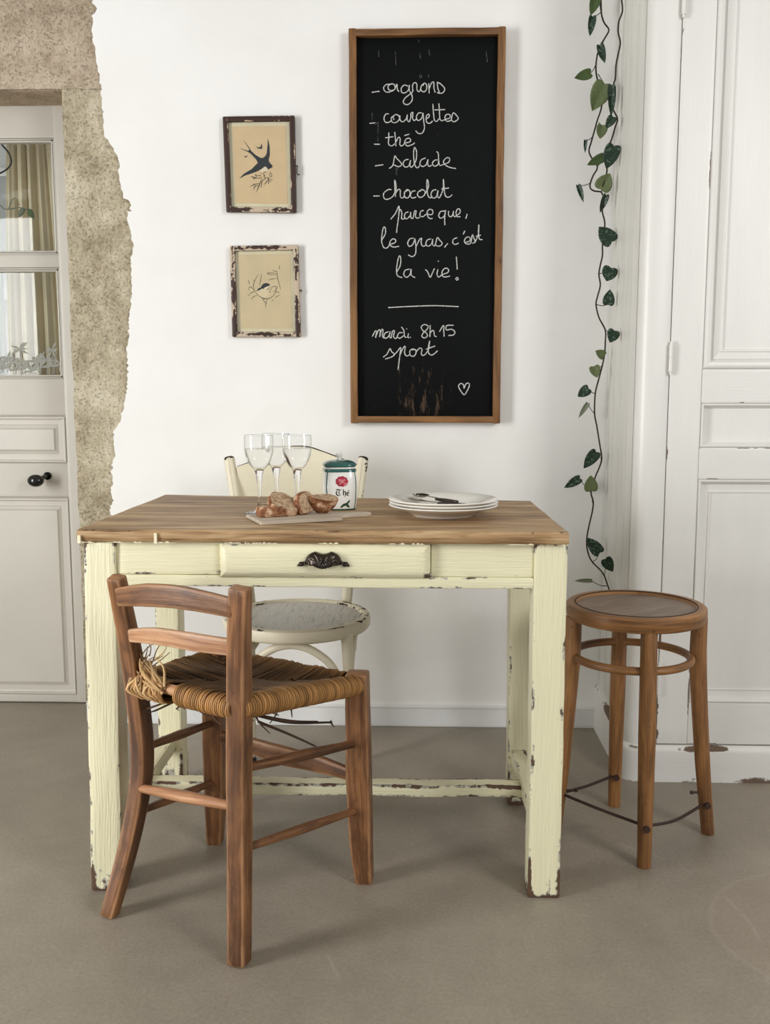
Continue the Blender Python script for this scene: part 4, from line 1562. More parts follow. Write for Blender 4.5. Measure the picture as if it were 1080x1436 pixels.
quadstrip(mb, lv, closed=True, gs=[(p.x + 50 if abs(p.y + 1.06) < 0.03 else p.y + 70, p.z * 1.6 + 3, 0.1) for r in lv for p in r], ws=[0.3 for r in lv for p in r])
mb.add(lv[-1], [tuple(range(len(per)))], [tuple(p) for p in lv[-1]])
obj('table_top', mb, 'top', tb, sharp=50)
# drips of cream paint left on the front edge of the top
r4 = random.Random(11)
MT['cream_drip'] = plain('cream_paint_remnant', rgb(236, 228, 196), 0.5, 0.4)
fy = lambda x: -1.057 - 0.007 * (x + 0.687) / 0.994 - 0.0008
x = -0.685
while x < 0.30:
    L = r4.uniform(0.012, 0.06)
    if r4.random() < 0.62:
        zz = 0.7605
        mb2 = []
        n = 8
        top_ = [V((x + L * k / n, fy(x) - 0.0012, zz - 0.0018 + 0.0050 * max(0, noise.noise(V((x * 30 + k * 0.9, 0, 0))) + 0.25) * (0 < k < n))) for k in range(n + 1)]
        bot_ = [V((x + L * k / n, fy(x) - 0.0008, zz - 0.0022)) for k in range(n + 1)]
        mb = MB()
        quadstrip(mb, [top_, bot_])
        obj('paint_remnant', mb, 'cream_drip', tb)
    x += L + r4.uniform(0.0, 0.03)
for (xx, h_, w_) in ((-0.684, 0.016, 0.006), (-0.527, 0.0215, 0.0055)):
    mb = MB()
    prism(mb, [V((xx, fy(xx) - 0.0030, 0.757)), V((xx + w_, fy(xx) - 0.0030, 0.757)), V((xx + w_, fy(xx) - 0.0030, 0.757 + h_)), V((xx, fy(xx) - 0.0030, 0.757 + h_))],
          [V((xx, fy(xx) + 0.002, 0.757)), V((xx + w_, fy(xx) + 0.002, 0.757)), V((xx + w_, fy(xx) + 0.002, 0.757 + h_)), V((xx, fy(xx) + 0.002, 0.757 + h_))])
    obj('paint_remnant', mb, 'cream_drip', tb)


def legwear(d, total, x, y):
    return max(0.0, 1.0 - (total - d) / 0.16) ** 1.4 * 1.5 + max(0.0, 1 - d / 0.03) * 0.75


LT = 0.758
for (xa, ya, xb, yb, w_, dd) in ((-0.6445, -1.0125, -0.6575, -1.0125, 0.066, 0.066), (0.2745, -1.0125, 0.2755, -1.0125, 0.067, 0.066), (-0.650, -0.486, -0.651, -0.486, 0.063, 0.066), (0.2645, -0.556, 0.268, -0.556, 0.052, 0.066)):
    mb = MB()
    sweep(mb, [(xa, ya, LT), ((xa + xb) / 2, ya, 0.38), (xb, yb, 0.0)], (w_, dd), (0, 1, 0), 0.004, 0.012, legwear, 0.0016)
    obj('leg', mb, 'cream', tb)
FY = -1.042
mb = MB()
box(mb, -0.612, -0.3975, FY + 0.004, FY + 0.026, 0.690, 0.7595, 0.002, 'x', step=0.02)
box(mb, 0.033, 0.2415, FY + 0.004, FY + 0.026, 0.688, 0.7595, 0.002, 'x', step=0.02)
box(mb, -0.3975, 0.033, FY + 0.020, FY + 0.030, 0.690, 0.7595, 0.002, 'x', step=0.05)
sweep(mb, [(-0.612, FY + 0.012, 0.6775), (-0.2, FY + 0.012, 0.6765), (0.2415, FY + 0.012, 0.6755)], (0.024, 0.0235), (0, 0, 1), 0.003, 0.015, None, 0.001)
obj('front_apron', mb, 'cream', tb)
for (xa, ya, yb) in ((-0.668, -0.98, -0.518), (0.277, -0.98, -0.588)):
    mb = MB()
    box(mb, xa, xa + 0.022, ya, yb, 0.668, 0.7595, 0.003, 'y', step=0.03)
    obj('side_apron', mb, 'cream', tb)
mb = MB()
sweep(mb, [(-0.62, -0.470, 0.713), (0.24, -0.540, 0.713)], (0.022, 0.092), (0, 0, 1), 0.003, 0.03)
obj('back_apron', mb, 'cream', tb)
# drawer with bevelled front
mb = MB()
x0, x1, z0, z1 = -0.3965, 0.0315, 0.6865, 0.7575
y0 = FY - 0.014
ringz = [(0.0, FY + 0.016, 1.0), (0.0, FY - 0.004, 0.9), (0.003, FY - 0.008, 0.7), (0.008, FY - 0.0132, 0.55), (0.014, FY - 0.0150, 0.1), (0.022, FY - 0.0152, 0.0)]
for (ins, yy, wv) in ringz:
    pass
rows, gs, ws = [], [], []
per_n = [(x0 + (x1 - x0) * k / 60, z0, 0, 1) for k in range(60)] + [(x1, z0 + (z1 - z0) * k / 10, -1, 0) for k in range(10)] + [(x1 - (x1 - x0) * k / 60, z1, 0, -1) for k in range(60)] + [(x0, z1 - (z1 - z0) * k / 10, 1, 0) for k in range(10)]
for (ins, yy, wv) in ringz:
    row = []
    for (px, pz, ix, iz) in per_n:
        qx = min(max(px, x0 + ins), x1 - ins)
        qz = min(max(pz, z0 + ins), z1 - ins)
        if ins == 0:
            dd = 0.0009 * noise.noise(V((qx * 40, qz * 40, 3)))
            qx += dd * ix
            qz += dd * iz
        row.append(V((qx, yy, qz)))
        gs.append((qx, qz + 7, yy))
        near = min(abs(px - x1), 1) + min(abs(pz - z0), 1)
        ws.append(wv * (1.0 if pz < z0 + 0.02 else (1.25 if noise.noise(V((px * 9, 4, 1))) > 0.05 and pz > z1 - 0.004 else 0.5)) + (1.6 * max(0, 1 - near / 0.020)) + 0.4 * max(0, 1 - (abs(px - x0) + abs(pz - z0)) / 0.01))
    rows.append(row)
quadstrip(mb, rows, closed=True, gs=gs, ws=ws)
last = rows[-1]
# field grid
xi0, xi1, zi0, zi1 = x0 + 0.022, x1 - 0.022, z0 + 0.022, z1 - 0.022
mb.add([V((xi0, y0 - 0.0012, zi0)), V((xi1, y0 - 0.0012, zi0)), V((xi1, y0 - 0.0012, zi1)), V((xi0, y0 - 0.0012, zi1))], [(0, 1, 2, 3)], [(xi0, zi0 + 7, 0), (xi1, zi0 + 7, 0), (xi1, zi1 + 7, 0), (xi0, zi1 + 7, 0)])
dr = obj('drawer', mb, 'cream', tb, sharp=35)
# cup pull
mb = MB()
hx, hz0 = -0.1845, 0.7165
HW = 0.0525
rows = []
nu_, nv_ = 72, 16
for i in range(nu_ + 1):
    u = -1 + 2 * i / nu_
    au = abs(u)
    x = hx + HW * u
    body = max(0.0, 1 - (au / 0.70) ** 2.6)
    Hh = 0.006 + 0.0215 * body ** 0.55 if au < 0.70 else 0.006 + 0.003 * sin(pi * (au - 0.70) / 0.30)
    if au > 0.93:
        Hh *= max(0.15, 1 - ((au - 0.93) / 0.07) ** 2)
    zb = hz0 - 0.006 * max(0, 1 - (au / 0.30) ** 2) - (0.004 if au > 0.70 else 0.0) * min(1, (au - 0.7) / 0.1) 
    D = 0.003 + 0.019 * body ** 0.6
    row = []
    for k in range(nv_ + 1):
        v = k / nv_
        a = v * pi / 2
        ang = math.atan2(v * 1.0 + 0.05, u * 1.6)
        rib = 0.0016 * cos(ang * 15) * (1 if 0.18 < v < 0.75 and au < 0.55 else 0) * body
        curl = 0.0014 * sin(u * 34 + v * 9) * (1 if au >= 0.42 else 0)
        row.append(V((x, FY - 0.0155 - D * cos(a) ** 0.75 - rib - curl * (1 - v), zb + Hh * sin(a))))
    rows.append(row)
quadstrip(mb, rows)
for sx_ in (-1, 1):
    ball(mb, (hx + sx_ * HW * 0.86, FY - 0.019, hz0 - 0.0005), 0.0042, 12, 6)
for k in range(9):
    a = pi * (k + 0.5) / 9
    ball(mb, (hx + 0.0145 * cos(a) * 1.25, FY - 0.0345 + 0.003 * abs(cos(a)), hz0 + 0.002 - 0.0105 * sin(a) * 0.62), 0.0022, 8, 5)
hd = obj('drawer_pull', mb, 'bronze', dr, sharp=60)
md = hd.modifiers.new('thickness', 'SOLIDIFY')
md.thickness = 0.0015
# stretchers
mb = MB()
sweep(mb, [(-0.655, -0.985, 0.130), (-0.655, -0.515, 0.130)], (0.040, 0.040), (0, 0, 1), 0.004, 0.015, lambda d, t, x, y: 0.3)
obj('stretcher', mb, 'cream', tb)
mb = MB()
sweep(mb, [(0.275, -0.985, 0.130), (0.268, -0.585, 0.130)], (0.036, 0.040), (0, 0, 1), 0.004, 0.015, lambda d, t, x, y: 0.3)
obj('stretcher', mb, 'cream', tb)
mb = MB()
sweep(mb, [(-0.640, -0.766, 0.1235), (-0.2, -0.768, 0.122), (0.258, -0.766, 0.1225)], (0.046, 0.028), (0, 0, 1), 0.004, 0.012, lambda d, t, x, y: 0.45 if y > 0.008 else 0.15, 0.0015)
obj('stretcher', mb, 'cream', tb)

# ================================================================== rush seated ladder back chair
ch = thing('rush_chair', 'small reddish wooden ladder-back chair with a frayed woven rush seat', 'chair', (-0.38, -1.08, 0))
P1 = [(-0.3255, -1.296, 0), (-0.3255, -1.275, 0.20), (-0.3240, -1.262, 0.42), (-0.3185, -1.276, 0.58), (-0.3100, -1.300, 0.7185)]
P2 = [(-0.6215, -1.140, 0), (-0.5860, -1.118, 0.13), (-0.5560, -1.100, 0.29), (-0.5600, -1.100, 0.45), (-0.5700, -1.120, 0.59), (-0.5765, -1.158, 0.708)]
P3 = [(-0.107, -0.985, 0), (-0.114, -0.988, 0.11), (-0.1175, -0.990, 0.26), (-0.1215, -0.990, 0.472)]
P4 = [(-0.470, -0.815, 0), (-0.4665, -0.818, 0.12), (-0.465, -0.820, 0.28), (-0.464, -0.822, 0.462)]
bd = (V(P1[0]) - V(P2[0])).normalized()
for P, sz in ((P1, [(0.035, 0.036), (0.036, 0.040), (0.037, 0.042), (0.036, 0.036), (0.036, 0.028)]),
              (P2, [(0.030, 0.030), (0.031, 0.036), (0.032, 0.042), (0.031, 0.042), (0.031, 0.034), (0.031, 0.026)]),
              (P3, [(0.036, 0.036), (0.047, 0.044), (0.051, 0.046), (0.046, 0.044)]),
              (P4, [(0.034, 0.034), (0.045, 0.042), (0.048, 0.044), (0.044, 0.042)])):
    mb = MB()
    up_ = (0.30, 0.95, 0) if P in (P1, P2) else (0.12, 0.99, 0)
    sweep(mb, P, sz, up_, 0.0034, 0.012, None, 0.0014, 1.0)
    obj('post' if P in (P1, P2) else 'leg', mb, 'chair_wood', ch)
# slats
def slat(pts, hs, nm='chair_wood'):
    mb = MB()
    sweep(mb, pts, [(0.013, h) for h in hs], (0, 0, 1), 0.004, 0.012, None, 0.0006)
    obj('slat', mb, nm, ch)


slat([(-0.572, -1.166, 0.670), (-0.500, -1.217, 0.685), (-0.415, -1.264, 0.690), (-0.322, -1.300, 0.681)], [0.036, 0.044, 0.043, 0.036])
slat([(-0.555, -1.150, 0.590), (-0.490, -1.200, 0.602), (-0.405, -1.255, 0.606), (-0.322, -1.285, 0.604)], [0.026, 0.033, 0.034, 0.031], 'chair_pale')


def rung(a, b, r0, r1=None, nm='chair_wood', mid=None):
    mb = MB()
    a, b = V(a), V(b)
    m_ = a.lerp(b, 0.5) if mid is None else V(mid)
    tube(mb, [a, m_, b], [r0 * 0.85, r1 or r0, r0 * 0.85], 14, 0.015)
    obj('rung', mb, nm, ch)


rung((-0.560, -1.112, 0.262), (-0.335, -1.272, 0.298), 0.0098, 0.0125, 'chair_pale')
rung((-0.556, -1.092, 0.338), (-0.466, -0.83, 0.300), 0.0085, 0.0105)
rung((-0.562, -1.095, 0.205), (-0.470, -0.83, 0.155), 0.0085, 0.0105)
rung((-0.318, -1.258, 0.366), (-0.120, -0.995, 0.318), 0.0090, 0.0118)
rung((-0.322, -1.264, 0.210), (-0.118, -0.992, 0.168), 0.0085, 0.0105)
mb = MB()
sweep(mb, [(-0.460, -0.828, 0.268), (-0.375, -0.868, 0.262), (-0.30, -0.905, 0.254), (-0.21, -0.945, 0.250), (-0.125, -0.985, 0.240)], [(0.016, 0.026), (0.017, 0.036), (0.018, 0.044), (0.017, 0.038), (0.016, 0.026)], (0, 0, 1), 0.005, 0.015)
obj('front_rail', mb, 'chair_wood', ch)

# the rush seat, strand by strand
C4 = [V((-0.325, -1.268, 0.492)), V((-0.118, -0.992, 0.452)), V((-0.463, -0.820, 0.458)), V((-0.560, -1.104, 0.482))]
O4 = sum(C4, V((0, 0, 0))) / 4 + V((0.01, 0.0, -0.004))
mb = MB()
for si in range(4):
    a, b = C4[si], C4[(si + 1) % 4]
    N_ = 58 if si % 2 == 0 else 54
    outd = (b - a).cross(V((0, 0, 1))).normalized()
    if outd.dot((a + b) / 2 - O4) < 0:
        outd = -outd
    ln = (b - a).length
    i0 = 0
    for i in range(N_):
        t_ = (i + 0.5) / N_
        if si == 3 and 0.36 < t_ < 0.47:        # where the rush has broken away from the rail
            continue
        q = a.lerp(O4, min(1, 2 * t_)) if t_ < 0.5 else b.lerp(O4, min(1, 2 * (1 - t_)))
        p = a.lerp(b, t_)
        jz = rng.uniform(-0.0022, 0.0022)
        sag = 0.006
        inn = (q - p)
        L = inn.length
        inn = inn.normalized() if L > 1e-4 else -outd
        pts = [p + inn * min(0.03, L) + V((0, 0, -0.022)), p + outd * 0.004 + V((0, 0, -0.027)), p + outd * 0.020 + V((0, 0, -0.012 + jz)), p + outd * 0.017 + V((0, 0, 0.006 + jz)), p + V((0, 0, 0.0135 + jz))]
        wr = [1, 1, 1.0, 0.9, 0.45]
        if L > 0.03:
            pts.append(p.lerp(q, 0.45) + V((0, 0, 0.0125 - sag + jz)))
            wr.append(0.0)
            pts.append(q + V((0, 0, 0.006 - sag + jz * 2)))
            wr.append(0.0)
        rr = ln / N_ * rng.uniform(0.40, 0.54)
        tube(mb, pts, rr, 5, 0.0065, wr, caps=False)
in4 = [c.lerp(O4, 0.02) + V((0, 0, -0.006)) for c in C4]
ctr = O4 + V((0, 0, -0.008))
lowc = [c + V((0, 0, -0.020)) for c in in4]
mb.add(in4 + [ctr] + lowc, [(0, 1, 4), (1, 2, 4), (2, 3, 4), (3, 0, 4), (8, 7, 6, 5)], None, [0.0] * 9)
st_ = obj('rush_seat', mb, 'straw', ch, sharp=70)
# bared corner of the seat frame and the frayed strands hanging there
mb = MB()
tube(mb, [C4[3], C4[3].lerp(C4[0], 0.5), C4[0]], 0.011, 10)
tube(mb, [C4[2], C4[3]], 0.011, 10)
obj('seat_rail', mb, 'chair_pale', ch)
r5 = random.Random(21)
mb = MB()
for i in range(44):
    s0 = C4[3].lerp(C4[0], r5.uniform(0.06, 0.34)) + V((r5.uniform(-.006, .006), r5.uniform(-.024, -.008), r5.uniform(-0.012, 0.016)))
    top_ = C4[3] + V((r5.uniform(0.004, 0.045), r5.uniform(-0.03, 0.02), r5.uniform(0.018, 0.055)))
    m1 = s0.lerp(top_, 0.5) + V((r5.uniform(-.012, .012), r5.uniform(-.018, 0.0), r5.uniform(-.01, .012)))
    tube(mb, [s0, m1, top_], [0.0026, 0.0022, 0.0013], 5, 0.012, r5.random())
for i in range(30):
    t_ = r5.uniform(0.03, 0.30)
    p = C4[3].lerp(C4[0], t_)
    o_ = V((-0.55, -0.83, 0)) * 1.0
    w_ = r5.uniform(0.016, 0.026)
    tube(mb, [p + V((0, 0.012, 0.016)), p + o_ * w_ * 0.6 + V((r5.uniform(-.012, .012), 0, 0.016)), p + o_ * w_ + V((r5.uniform(-.012, .012), 0, -0.006)), p + o_ * w_ * 0.5 + V((0.01, 0, -0.028))], 0.0030, 5, 0.01, r5.random())
for i in range(12):
    s0 = C4[3] + V((r5.uniform(0.0, 0.035), r5.uniform(-0.02, 0.02), r5.uniform(0.02, 0.05)))
    e = s0 + V((r5.uniform(-0.02, 0.05), r5.uniform(-.02, .02), r5.uniform(0.015, 0.05)))
    tube(mb, [s0, s0.lerp(e, .5) + V((r5.uniform(-.01, .01), 0, 0.004)), e], [0.0014, 0.0012, 0.0008], 5, 0.01, 0.5)
obj('frayed_strands', mb, 'straw_loose', st_)
mb = MB()
under = (C4[0] + C4[1]) / 2 * 0.6 + O4 * 0.4
for i in range(26):
    s0 = V((r5.uniform(-0.36, -0.27), r5.uniform(-1.19, -1.10), 0.455))
    e = s0 + V((r5.uniform(-0.05, 0.05), r5.uniform(-.05, .03), r5.uniform(-0.055, -0.012)))
    tube(mb, [s0, s0.lerp(e, .5) + V((r5.uniform(-.02, .02), 0, 0.0)), e], [0.0026, 0.002, 0.001], 5, 0.012, r5.random())
for i in range(22):
    s0 = V((r5.uniform(-0.50, -0.36), r5.uniform(-1.13, -1.08), 0.452))
    e = s0 + V((r5.uniform(-0.10, 0.10), r5.uniform(-.03, .03), r5.uniform(-0.045, -0.015)))
    tube(mb, [s0, s0.lerp(e, .5) + V((r5.uniform(-.02, .02), 0, -0.01)), e], [0.0026, 0.002, 0.001], 5, 0.012, r5.random())
a_, b_ = at(368, 1010, -1.10), at(466, 1013, -1.06)
for k in range(2):
    tube(mb, [a_ + V((-.02, 0, 0.012)), a_.lerp(b_, .4) + V((0, 0, -0.003 + .003 * k)), b_ + V((-.03 * k, 0, 0.001 * k))], [0.0032, 0.0030, 0.0022], 6, 0.012)
for k in range(4):
    tube(mb, [b_ + V((-.004, 0, .0)), b_ + V((0.002 * k - .002, 0, 0.005 - .005 * k))], [0.002, .001], 5, .01)
a_, b_ = at(362, 1012, -1.10), at(456, 1053, -1.07)
tube(mb, [a_, a_.lerp(b_, .5) + V((0, 0, 0.002)), b_], [0.0032, 0.0026, 0.0018], 6, 0.012)
obj('hanging_strands', mb, 'straw_dark', st_)

# ================================================================== white bistro chair behind the table
wc = thing('bistro_chair', 'worn ivory painted cafe chair with round seat tucked behind the table', 'chair', (-0.31, -0.47, 0))
SC = V((-0.312, -0.475, 0.475))
for sx_ in (-1, 1):
    X = lambda v: -0.3285 + sx_ * v
    mb = MB()
    top_ = at(321 if sx_ < 0 else 510, 640, -0.215)
    mid_ = at(349.5 if sx_ < 0 else 487.5, 829, -0.285)
    sweep(mb, [top_, top_.lerp(mid_, 0.45) + V((-sx_ * 0.002, -0.004, 0)), mid_, V((mid_.x - sx_ * 0.002, -0.290, 0.40)), V((-0.466 if sx_ < 0 else -0.172, -0.318, 0.012))], [(0.030, 0.026), (0.030, 0.026), (0.029, 0.026), (0.028, 0.026), (0.020, 0.020)], (0, 1, 0), 0.008, 0.015, lambda d, t, x, y: 1.6 * max(0, 1 - d / 0.010), 0.0008, 1.0)
    bp_ = obj('back_post', mb, 'ivory', wc, sharp=50)
    mb = MB()
    ft = (-0.466 if sx_ < 0 else -0.172, -0.318, 0)
    lathe(mb, [(0.011, 0.0), (0.0125, 0.004), (0.012, 0.012)], ft, 14)
    obj('foot_cap', mb, 'rubber', bp_)
    # front legs
    mb = MB()
    if sx_ > 0:
        pl = [V((-0.172, -0.590, 0.455)), V((-0.163, -0.603, 0.30)), V((-0.146, -0.632, 0.12)), V((-0.120, -0.656, 0.012))]
    else:
        pl = [V((-0.452, -0.590, 0.455)), V((-0.461, -0.603, 0.30)), V((-0.478, -0.632, 0.12)), V((-0.500, -0.656, 0.012))]
    tube(mb, pl, [0.0155, 0.0140, 0.0120, 0.0105], 16, 0.015, wear=[0.5, 0.1, 0.1, 0.5])
    lg = obj('leg', mb, 'ivory', wc)
    mb = MB()
    lathe(mb, [(0.0105, 0.0), (0.012, 0.004), (0.0115, 0.012)], (pl[-1].x, pl[-1].y, 0), 14)
    obj('foot_cap', mb, 'rubber', lg)
# backrest panel
mb = MB()
bl_ = [(0.0, 0.8455), (0.10, 0.857), (0.22, 0.876), (0.33, 0.894), (0.42, 0.902), (0.5, 0.903), (0.6, 0.899), (0.72, 0.885), (0.85, 0.868), (1.0, 0.849)]
front, back = [], []
xa, xb = -0.512, -0.158
for nn, lst, dy in ((0, front, -0.007), (1, back, 0.007)):
    for (t_, z) in bl_:
        x = xa + (xb - xa) * t_
        lst.append(V((x, -0.222 + dy + 0.018 * sin(pi * t_) + (z - 0.87) * 0.05, z)))
    for (t_, z) in reversed(bl_):
        x = xa + 0.012 + (xb - xa - 0.024) * t_
        lst.append(V((x, -0.240 + dy + 0.018 * sin(pi * t_), 0.66 - 0.02 * sin(pi * t_))))
n_ = len(bl_)
tot = 2 * n_
vs2 = front + back
fs2 = []
for i in range(n_ - 1):
    fs2.append((i, i + 1, tot - 2 - i, tot - 1 - i))
    fs2.append((tot + i, 2 * tot - 1 - i, 2 * tot - 2 - i, tot + i + 1))
for i in range(tot):
    j = (i + 1) % tot
    fs2.append((i, tot + i, tot + j, j))
w2 = [0.75 if i < n_ else 0.0 for i in range(tot)] * 2
mb.add(vs2, fs2, [(p.x, p.z, p.y) for p in vs2], w2)
obj('backrest', mb, 'ivory_panel', wc, sharp=30)
mb = MB()
tube(mb, [V((xa + (xb - xa) * t_, -0.2225 + 0.018 * sin(pi * t_) + (z - 0.87) * 0.05, z + 0.0005)) for (t_, z) in bl_], [0.0008, 0.0026, 0.0014, 0.0006, 0.0014, 0.0026, 0.0018, 0.0024, 0.0008], 6, 0.01)
MT['dark_edge'] = plain('bare_dark_wood_edge', rgb(52, 42, 36), 0.7, 0.2)
obj('worn_top_edge', mb, 'dark_edge', wc)
# round seat
mb = MB()
lathe(mb, [(0.150, -0.034), (0.180, -0.036), (0.189, -0.033), (0.194, -0.026), (0.1955, -0.010), (0.194, -0.003), (0.190, 0.0), (0.176, 0.0005), (0.172, -0.0015), (0.170, -0.004), (0.150, -0.012)], SC, 72, wear=[0, 0, 0.5, 0.1, 0.1, 0.9, 1.35, 0.7, 1.2, 1.2, 0.5])
obj('seat_rim', mb, 'ivory', wc)
m = Mat('grey_cracked_seat_paint', 0.38, 0.5)
v_ = m.noise(m.obj((110, 16, 1)), 1.0, 6, 0.7, 0.5)
m.color(m.ramp(v_, [(0.33, rgb(112, 108, 100)), (0.41, rgb(184, 181, 174)), (0.7, rgb(200, 198, 192))]))
m.bump(v_, 0.6, 0.004)
MT['seat_grey'] = m.m
mb = MB()
lathe(mb, [(0.0, -0.0035), (0.08, -0.0040), (0.171, -0.0045), (0.171, -0.012), (0.0, -0.012)], SC, 64)
obj('seat_panel', mb, 'seat_grey', wc)
# bent braces under the seat
fl, fr_ = V((-0.458, -0.598, 0)), V((-0.166, -0.598, 0))
rl, rr_ = V((-0.474, -0.292, 0)), V((-0.176, -0.292, 0))
for a, b, zz in ((fl, fr_, 0.30), (fl, rl, 0.33), (fr_, rr_, 0.33), (rl, rr_, 0.33)):
    mb = MB()
    pts = []
    cen_ = (fl + fr_ + rl + rr_) / 4
    for k in range(9):
        t_ = k / 8
        p = a.lerp(b, 0.03 + 0.94 * t_)
        out = ((a + b) / 2 - cen_).normalized() * (0.010 * sin(pi * t_))
        pts.append(V((p.x, p.y, zz + (0.426 - zz) * (sin(pi * t_) ** 0.62))) + out)
    tube(mb, pts, 0.0105, 12, 0.015, wear=0.15)
    obj('bent_brace', mb, 'ivory', wc)

# ================================================================== round stool on the right
so = thing('round_stool', 'tall honey-brown bentwood stool with round seat and wire footrest', 'stool', (0.525, -0.735, 0))
SS = V((0.521, -0.728, 0.566))
mb = MB()
lathe(mb, [(0.120, -0.030), (0.150, -0.036), (0.158, -0.033), (0.1605, -0.026), (0.162, -0.012), (0.161, -0.003), (0.157, 0.0), (0.142, 0.0005), (0.138, -0.0012), (0.1345, -0.0062), (0.120, -0.014)], SS, 80)
for i in range(len(mb.v)):
    p = mb.v[i] - SS
    a = math.atan2(p.y, p.x)
    mb.g[i] = (a * 0.16 + 20, p.length * 0.6, p.z)
obj('seat_rim', mb, 'stool_wood', so)
mb = MB()
tube(mb, [SS + V((0.1400 * cos(a), 0.1400 * sin(a), 0.0004)) for a in [2 * pi * k / 60 for k in range(61)]], 0.0012, 6, 0.02, closed=True)
obj('seat_groove', mb, 'dark_edge', so)
mb = MB()
lathe(mb, [(0.0, -0.0065), (0.07, -0.0062), (0.1352, -0.0058), (0.1352, -0.014), (0.0, -0.014)], SS, 64)
for i in range(len(mb.g)):
    mb.g[i] = (mb.v[i].x * 0.8 + mb.v[i].y * 0.6, mb.v[i].y * 0.8 - mb.v[i].x * 0.6, 0)
obj('seat_panel', mb, 'stool_top', so)
legs = {'f': [(0.520, -0.868, 0.535), (0.520, -0.882, 0.30), (0.519, -0.900, 0.0)], 'r': [(0.671, -0.730, 0.535), (0.672, -0.730, 0.42), (0.690, -0.730, 0.20), (0.712, -0.730, 0.0)],
        'b': [(0.513, -0.600, 0.535), (0.514, -0.593, 0.30), (0.517, -0.580, 0.0)], 'l': [(0.376, -0.735, 0.535), (0.372, -0.738, 0.42), (0.357, -0.743, 0.20), (0.340, -0.748, 0.0)]}
for k_, P in legs.items():
    mb = MB()
    tube(mb, P, [0.0185, 0.0200, 0.0180, 0.0155] if len(P) == 4 else [0.0185, 0.0195, 0.0155], 18, 0.02)
    obj('leg', mb, 'stool_wood', so)
mb = MB()
RC = V((0.514, -0.7335, 0.441))
tube(mb, [RC + V((0.135 * cos(a), 0.129 * sin(a), 0)) for a in [2 * pi * k / 72 for k in range(73)]], 0.0095, 14, 0.02, closed=True)
obj('ring_brace', mb, 'stool_wood', so)
mb = MB()
L_, F_, R_, B_ = V((0.352, -0.748, 0.104)), V((0.519, -0.896, 0.094)), V((0.703, -0.733, 0.078)), V((0.516, -0.585, 0.084))
for a, b, sg in ((L_, B_, 0.004), (L_, F_, 0.002), (F_, R_, 0.014)):
    tube(mb, [a, a.lerp(b, .3) + V((0, 0, -sg * .8)), a.lerp(b, .55) + V((0, 0, -sg)), b], 0.0036, 8, 0.015)
for (p, d) in ((F_, V((0, -0.0215, 0))), (R_, V((0, -0.02, 0))), (B_, V((0, -0.022, 0.0)))):
    tube(mb, [p, p + d], 0.0075, 12, 0.01)
for a, d in ((R_ + V((0, 0, 0.027)), V((-0.036, -0.005, 0.001))), (L_ + V((0, 0, 0.008)), V((0.036, -0.005, 0.002)))):
    tube(mb, [a, a + d], 0.003, 8, 0.01)
    ball(mb, a + d, 0.0048, 10, 6)
obj('wire_footrest', mb, 'rust', so)
# ================================================================== on the table
TZ = 0.7856
# ---- wine glasses
g = thing('wine_glass', 'stemmed glass of pale wine, leftmost of the three, left of the bread', 'wine glass', (-0.3545, -0.795, TZ), 'three wine glasses')
GC = (-0.3545, -0.795, TZ)
mb = MB()
lathe(mb, [(0.0, 0.0), (0.031, 0.0), (0.0335, 0.0012), (0.033, 0.0024), (0.020, 0.0042), (0.008, 0.0075), (0.0050, 0.014), (0.0042, 0.030), (0.0046, 0.052), (0.0062, 0.072), (0.0088, 0.088), (0.0098, 0.094), (0.0108, 0.0985),
           (0.0070, 0.1008), (0.0, 0.1012)], GC, 56)
obj('stem_and_foot', mb, 'wine_glass', g, sharp=60)
mb = MB()
rows = []
for (r_, z_) in ((0.0098, 0.0985), (0.0160, 0.1040), (0.0215, 0.1105), (0.0265, 0.1195), (0.0305, 0.1310), (0.0325, 0.1430), (0.0332, 0.1550), (0.0330, 0.1690), (0.0324, 0.1780)):
    rows.append([V(GC) + V((r_ * cos(2 * pi * k / 64), r_ * sin(2 * pi * k / 64), z_)) for k in range(64)])
quadstrip(mb, rows, closed=True)
obj('bowl', mb, 'thin_glass', g, sharp=60)
mb = MB()
tube(mb, [V(GC) + V((0.0324 * cos(2 * pi * k / 48), 0.0324 * sin(2 * pi * k / 48), 0.178)) for k in range(49)], 0.0005, 6, 0.02, closed=True)
MT['rim_highlight'] = plain('painted_rim_highlight', rgb(226, 230, 228), 0.1, 0.6)  # opaque pale colour paints the highlight along the clear rim
obj('rim', mb, 'rim_highlight', g)
mb = MB()
lv_ = 0.1475
inner = [(0.0, 0.1016), (0.0078, 0.1036), (0.0150, 0.1058), (0.0205, 0.1115), (0.0252, 0.1209), (0.0293, 0.1319), (0.0314, 0.1430), (0.0318, lv_), (0.0, lv_)]
lathe(mb, inner, (-0.3545, -0.795, TZ), 56)
obj('wine', mb, 'wine', g, sharp=60)
dup(g, (-0.3265, -0.722, TZ), 'stemmed glass of pale wine, middle one, standing behind the bread slices', 'three wine glasses')
dup(g, (-0.2690, -0.785, TZ), 'stemmed glass of pale wine, rightmost of the three, nearest the tea jar', 'three wine glasses')

# ---- tea jar
jar = thing('tea_jar', 'white ceramic jar lettered Thé with a red rose and green lid', 'jar', (-0.1795, -0.700, TZ))
JC = V((-0.1795, -0.700, TZ))
bodyp = [(0.0, 0.0), (0.033, 0.0), (0.0365, 0.0022), (0.0385, 0.012), (0.0400, 0.030), (0.0408, 0.050), (0.0404, 0.068), (0.0390, 0.082), (0.0372, 0.090), (0.0355, 0.0955), (0.0360, 0.0980), (0.0355, 0.1000), (0.0, 0.1000)]
mb = MB()
lathe(mb, bodyp, JC, 72, sq=4.2)
obj('jar_body', mb, 'ceramic', jar)


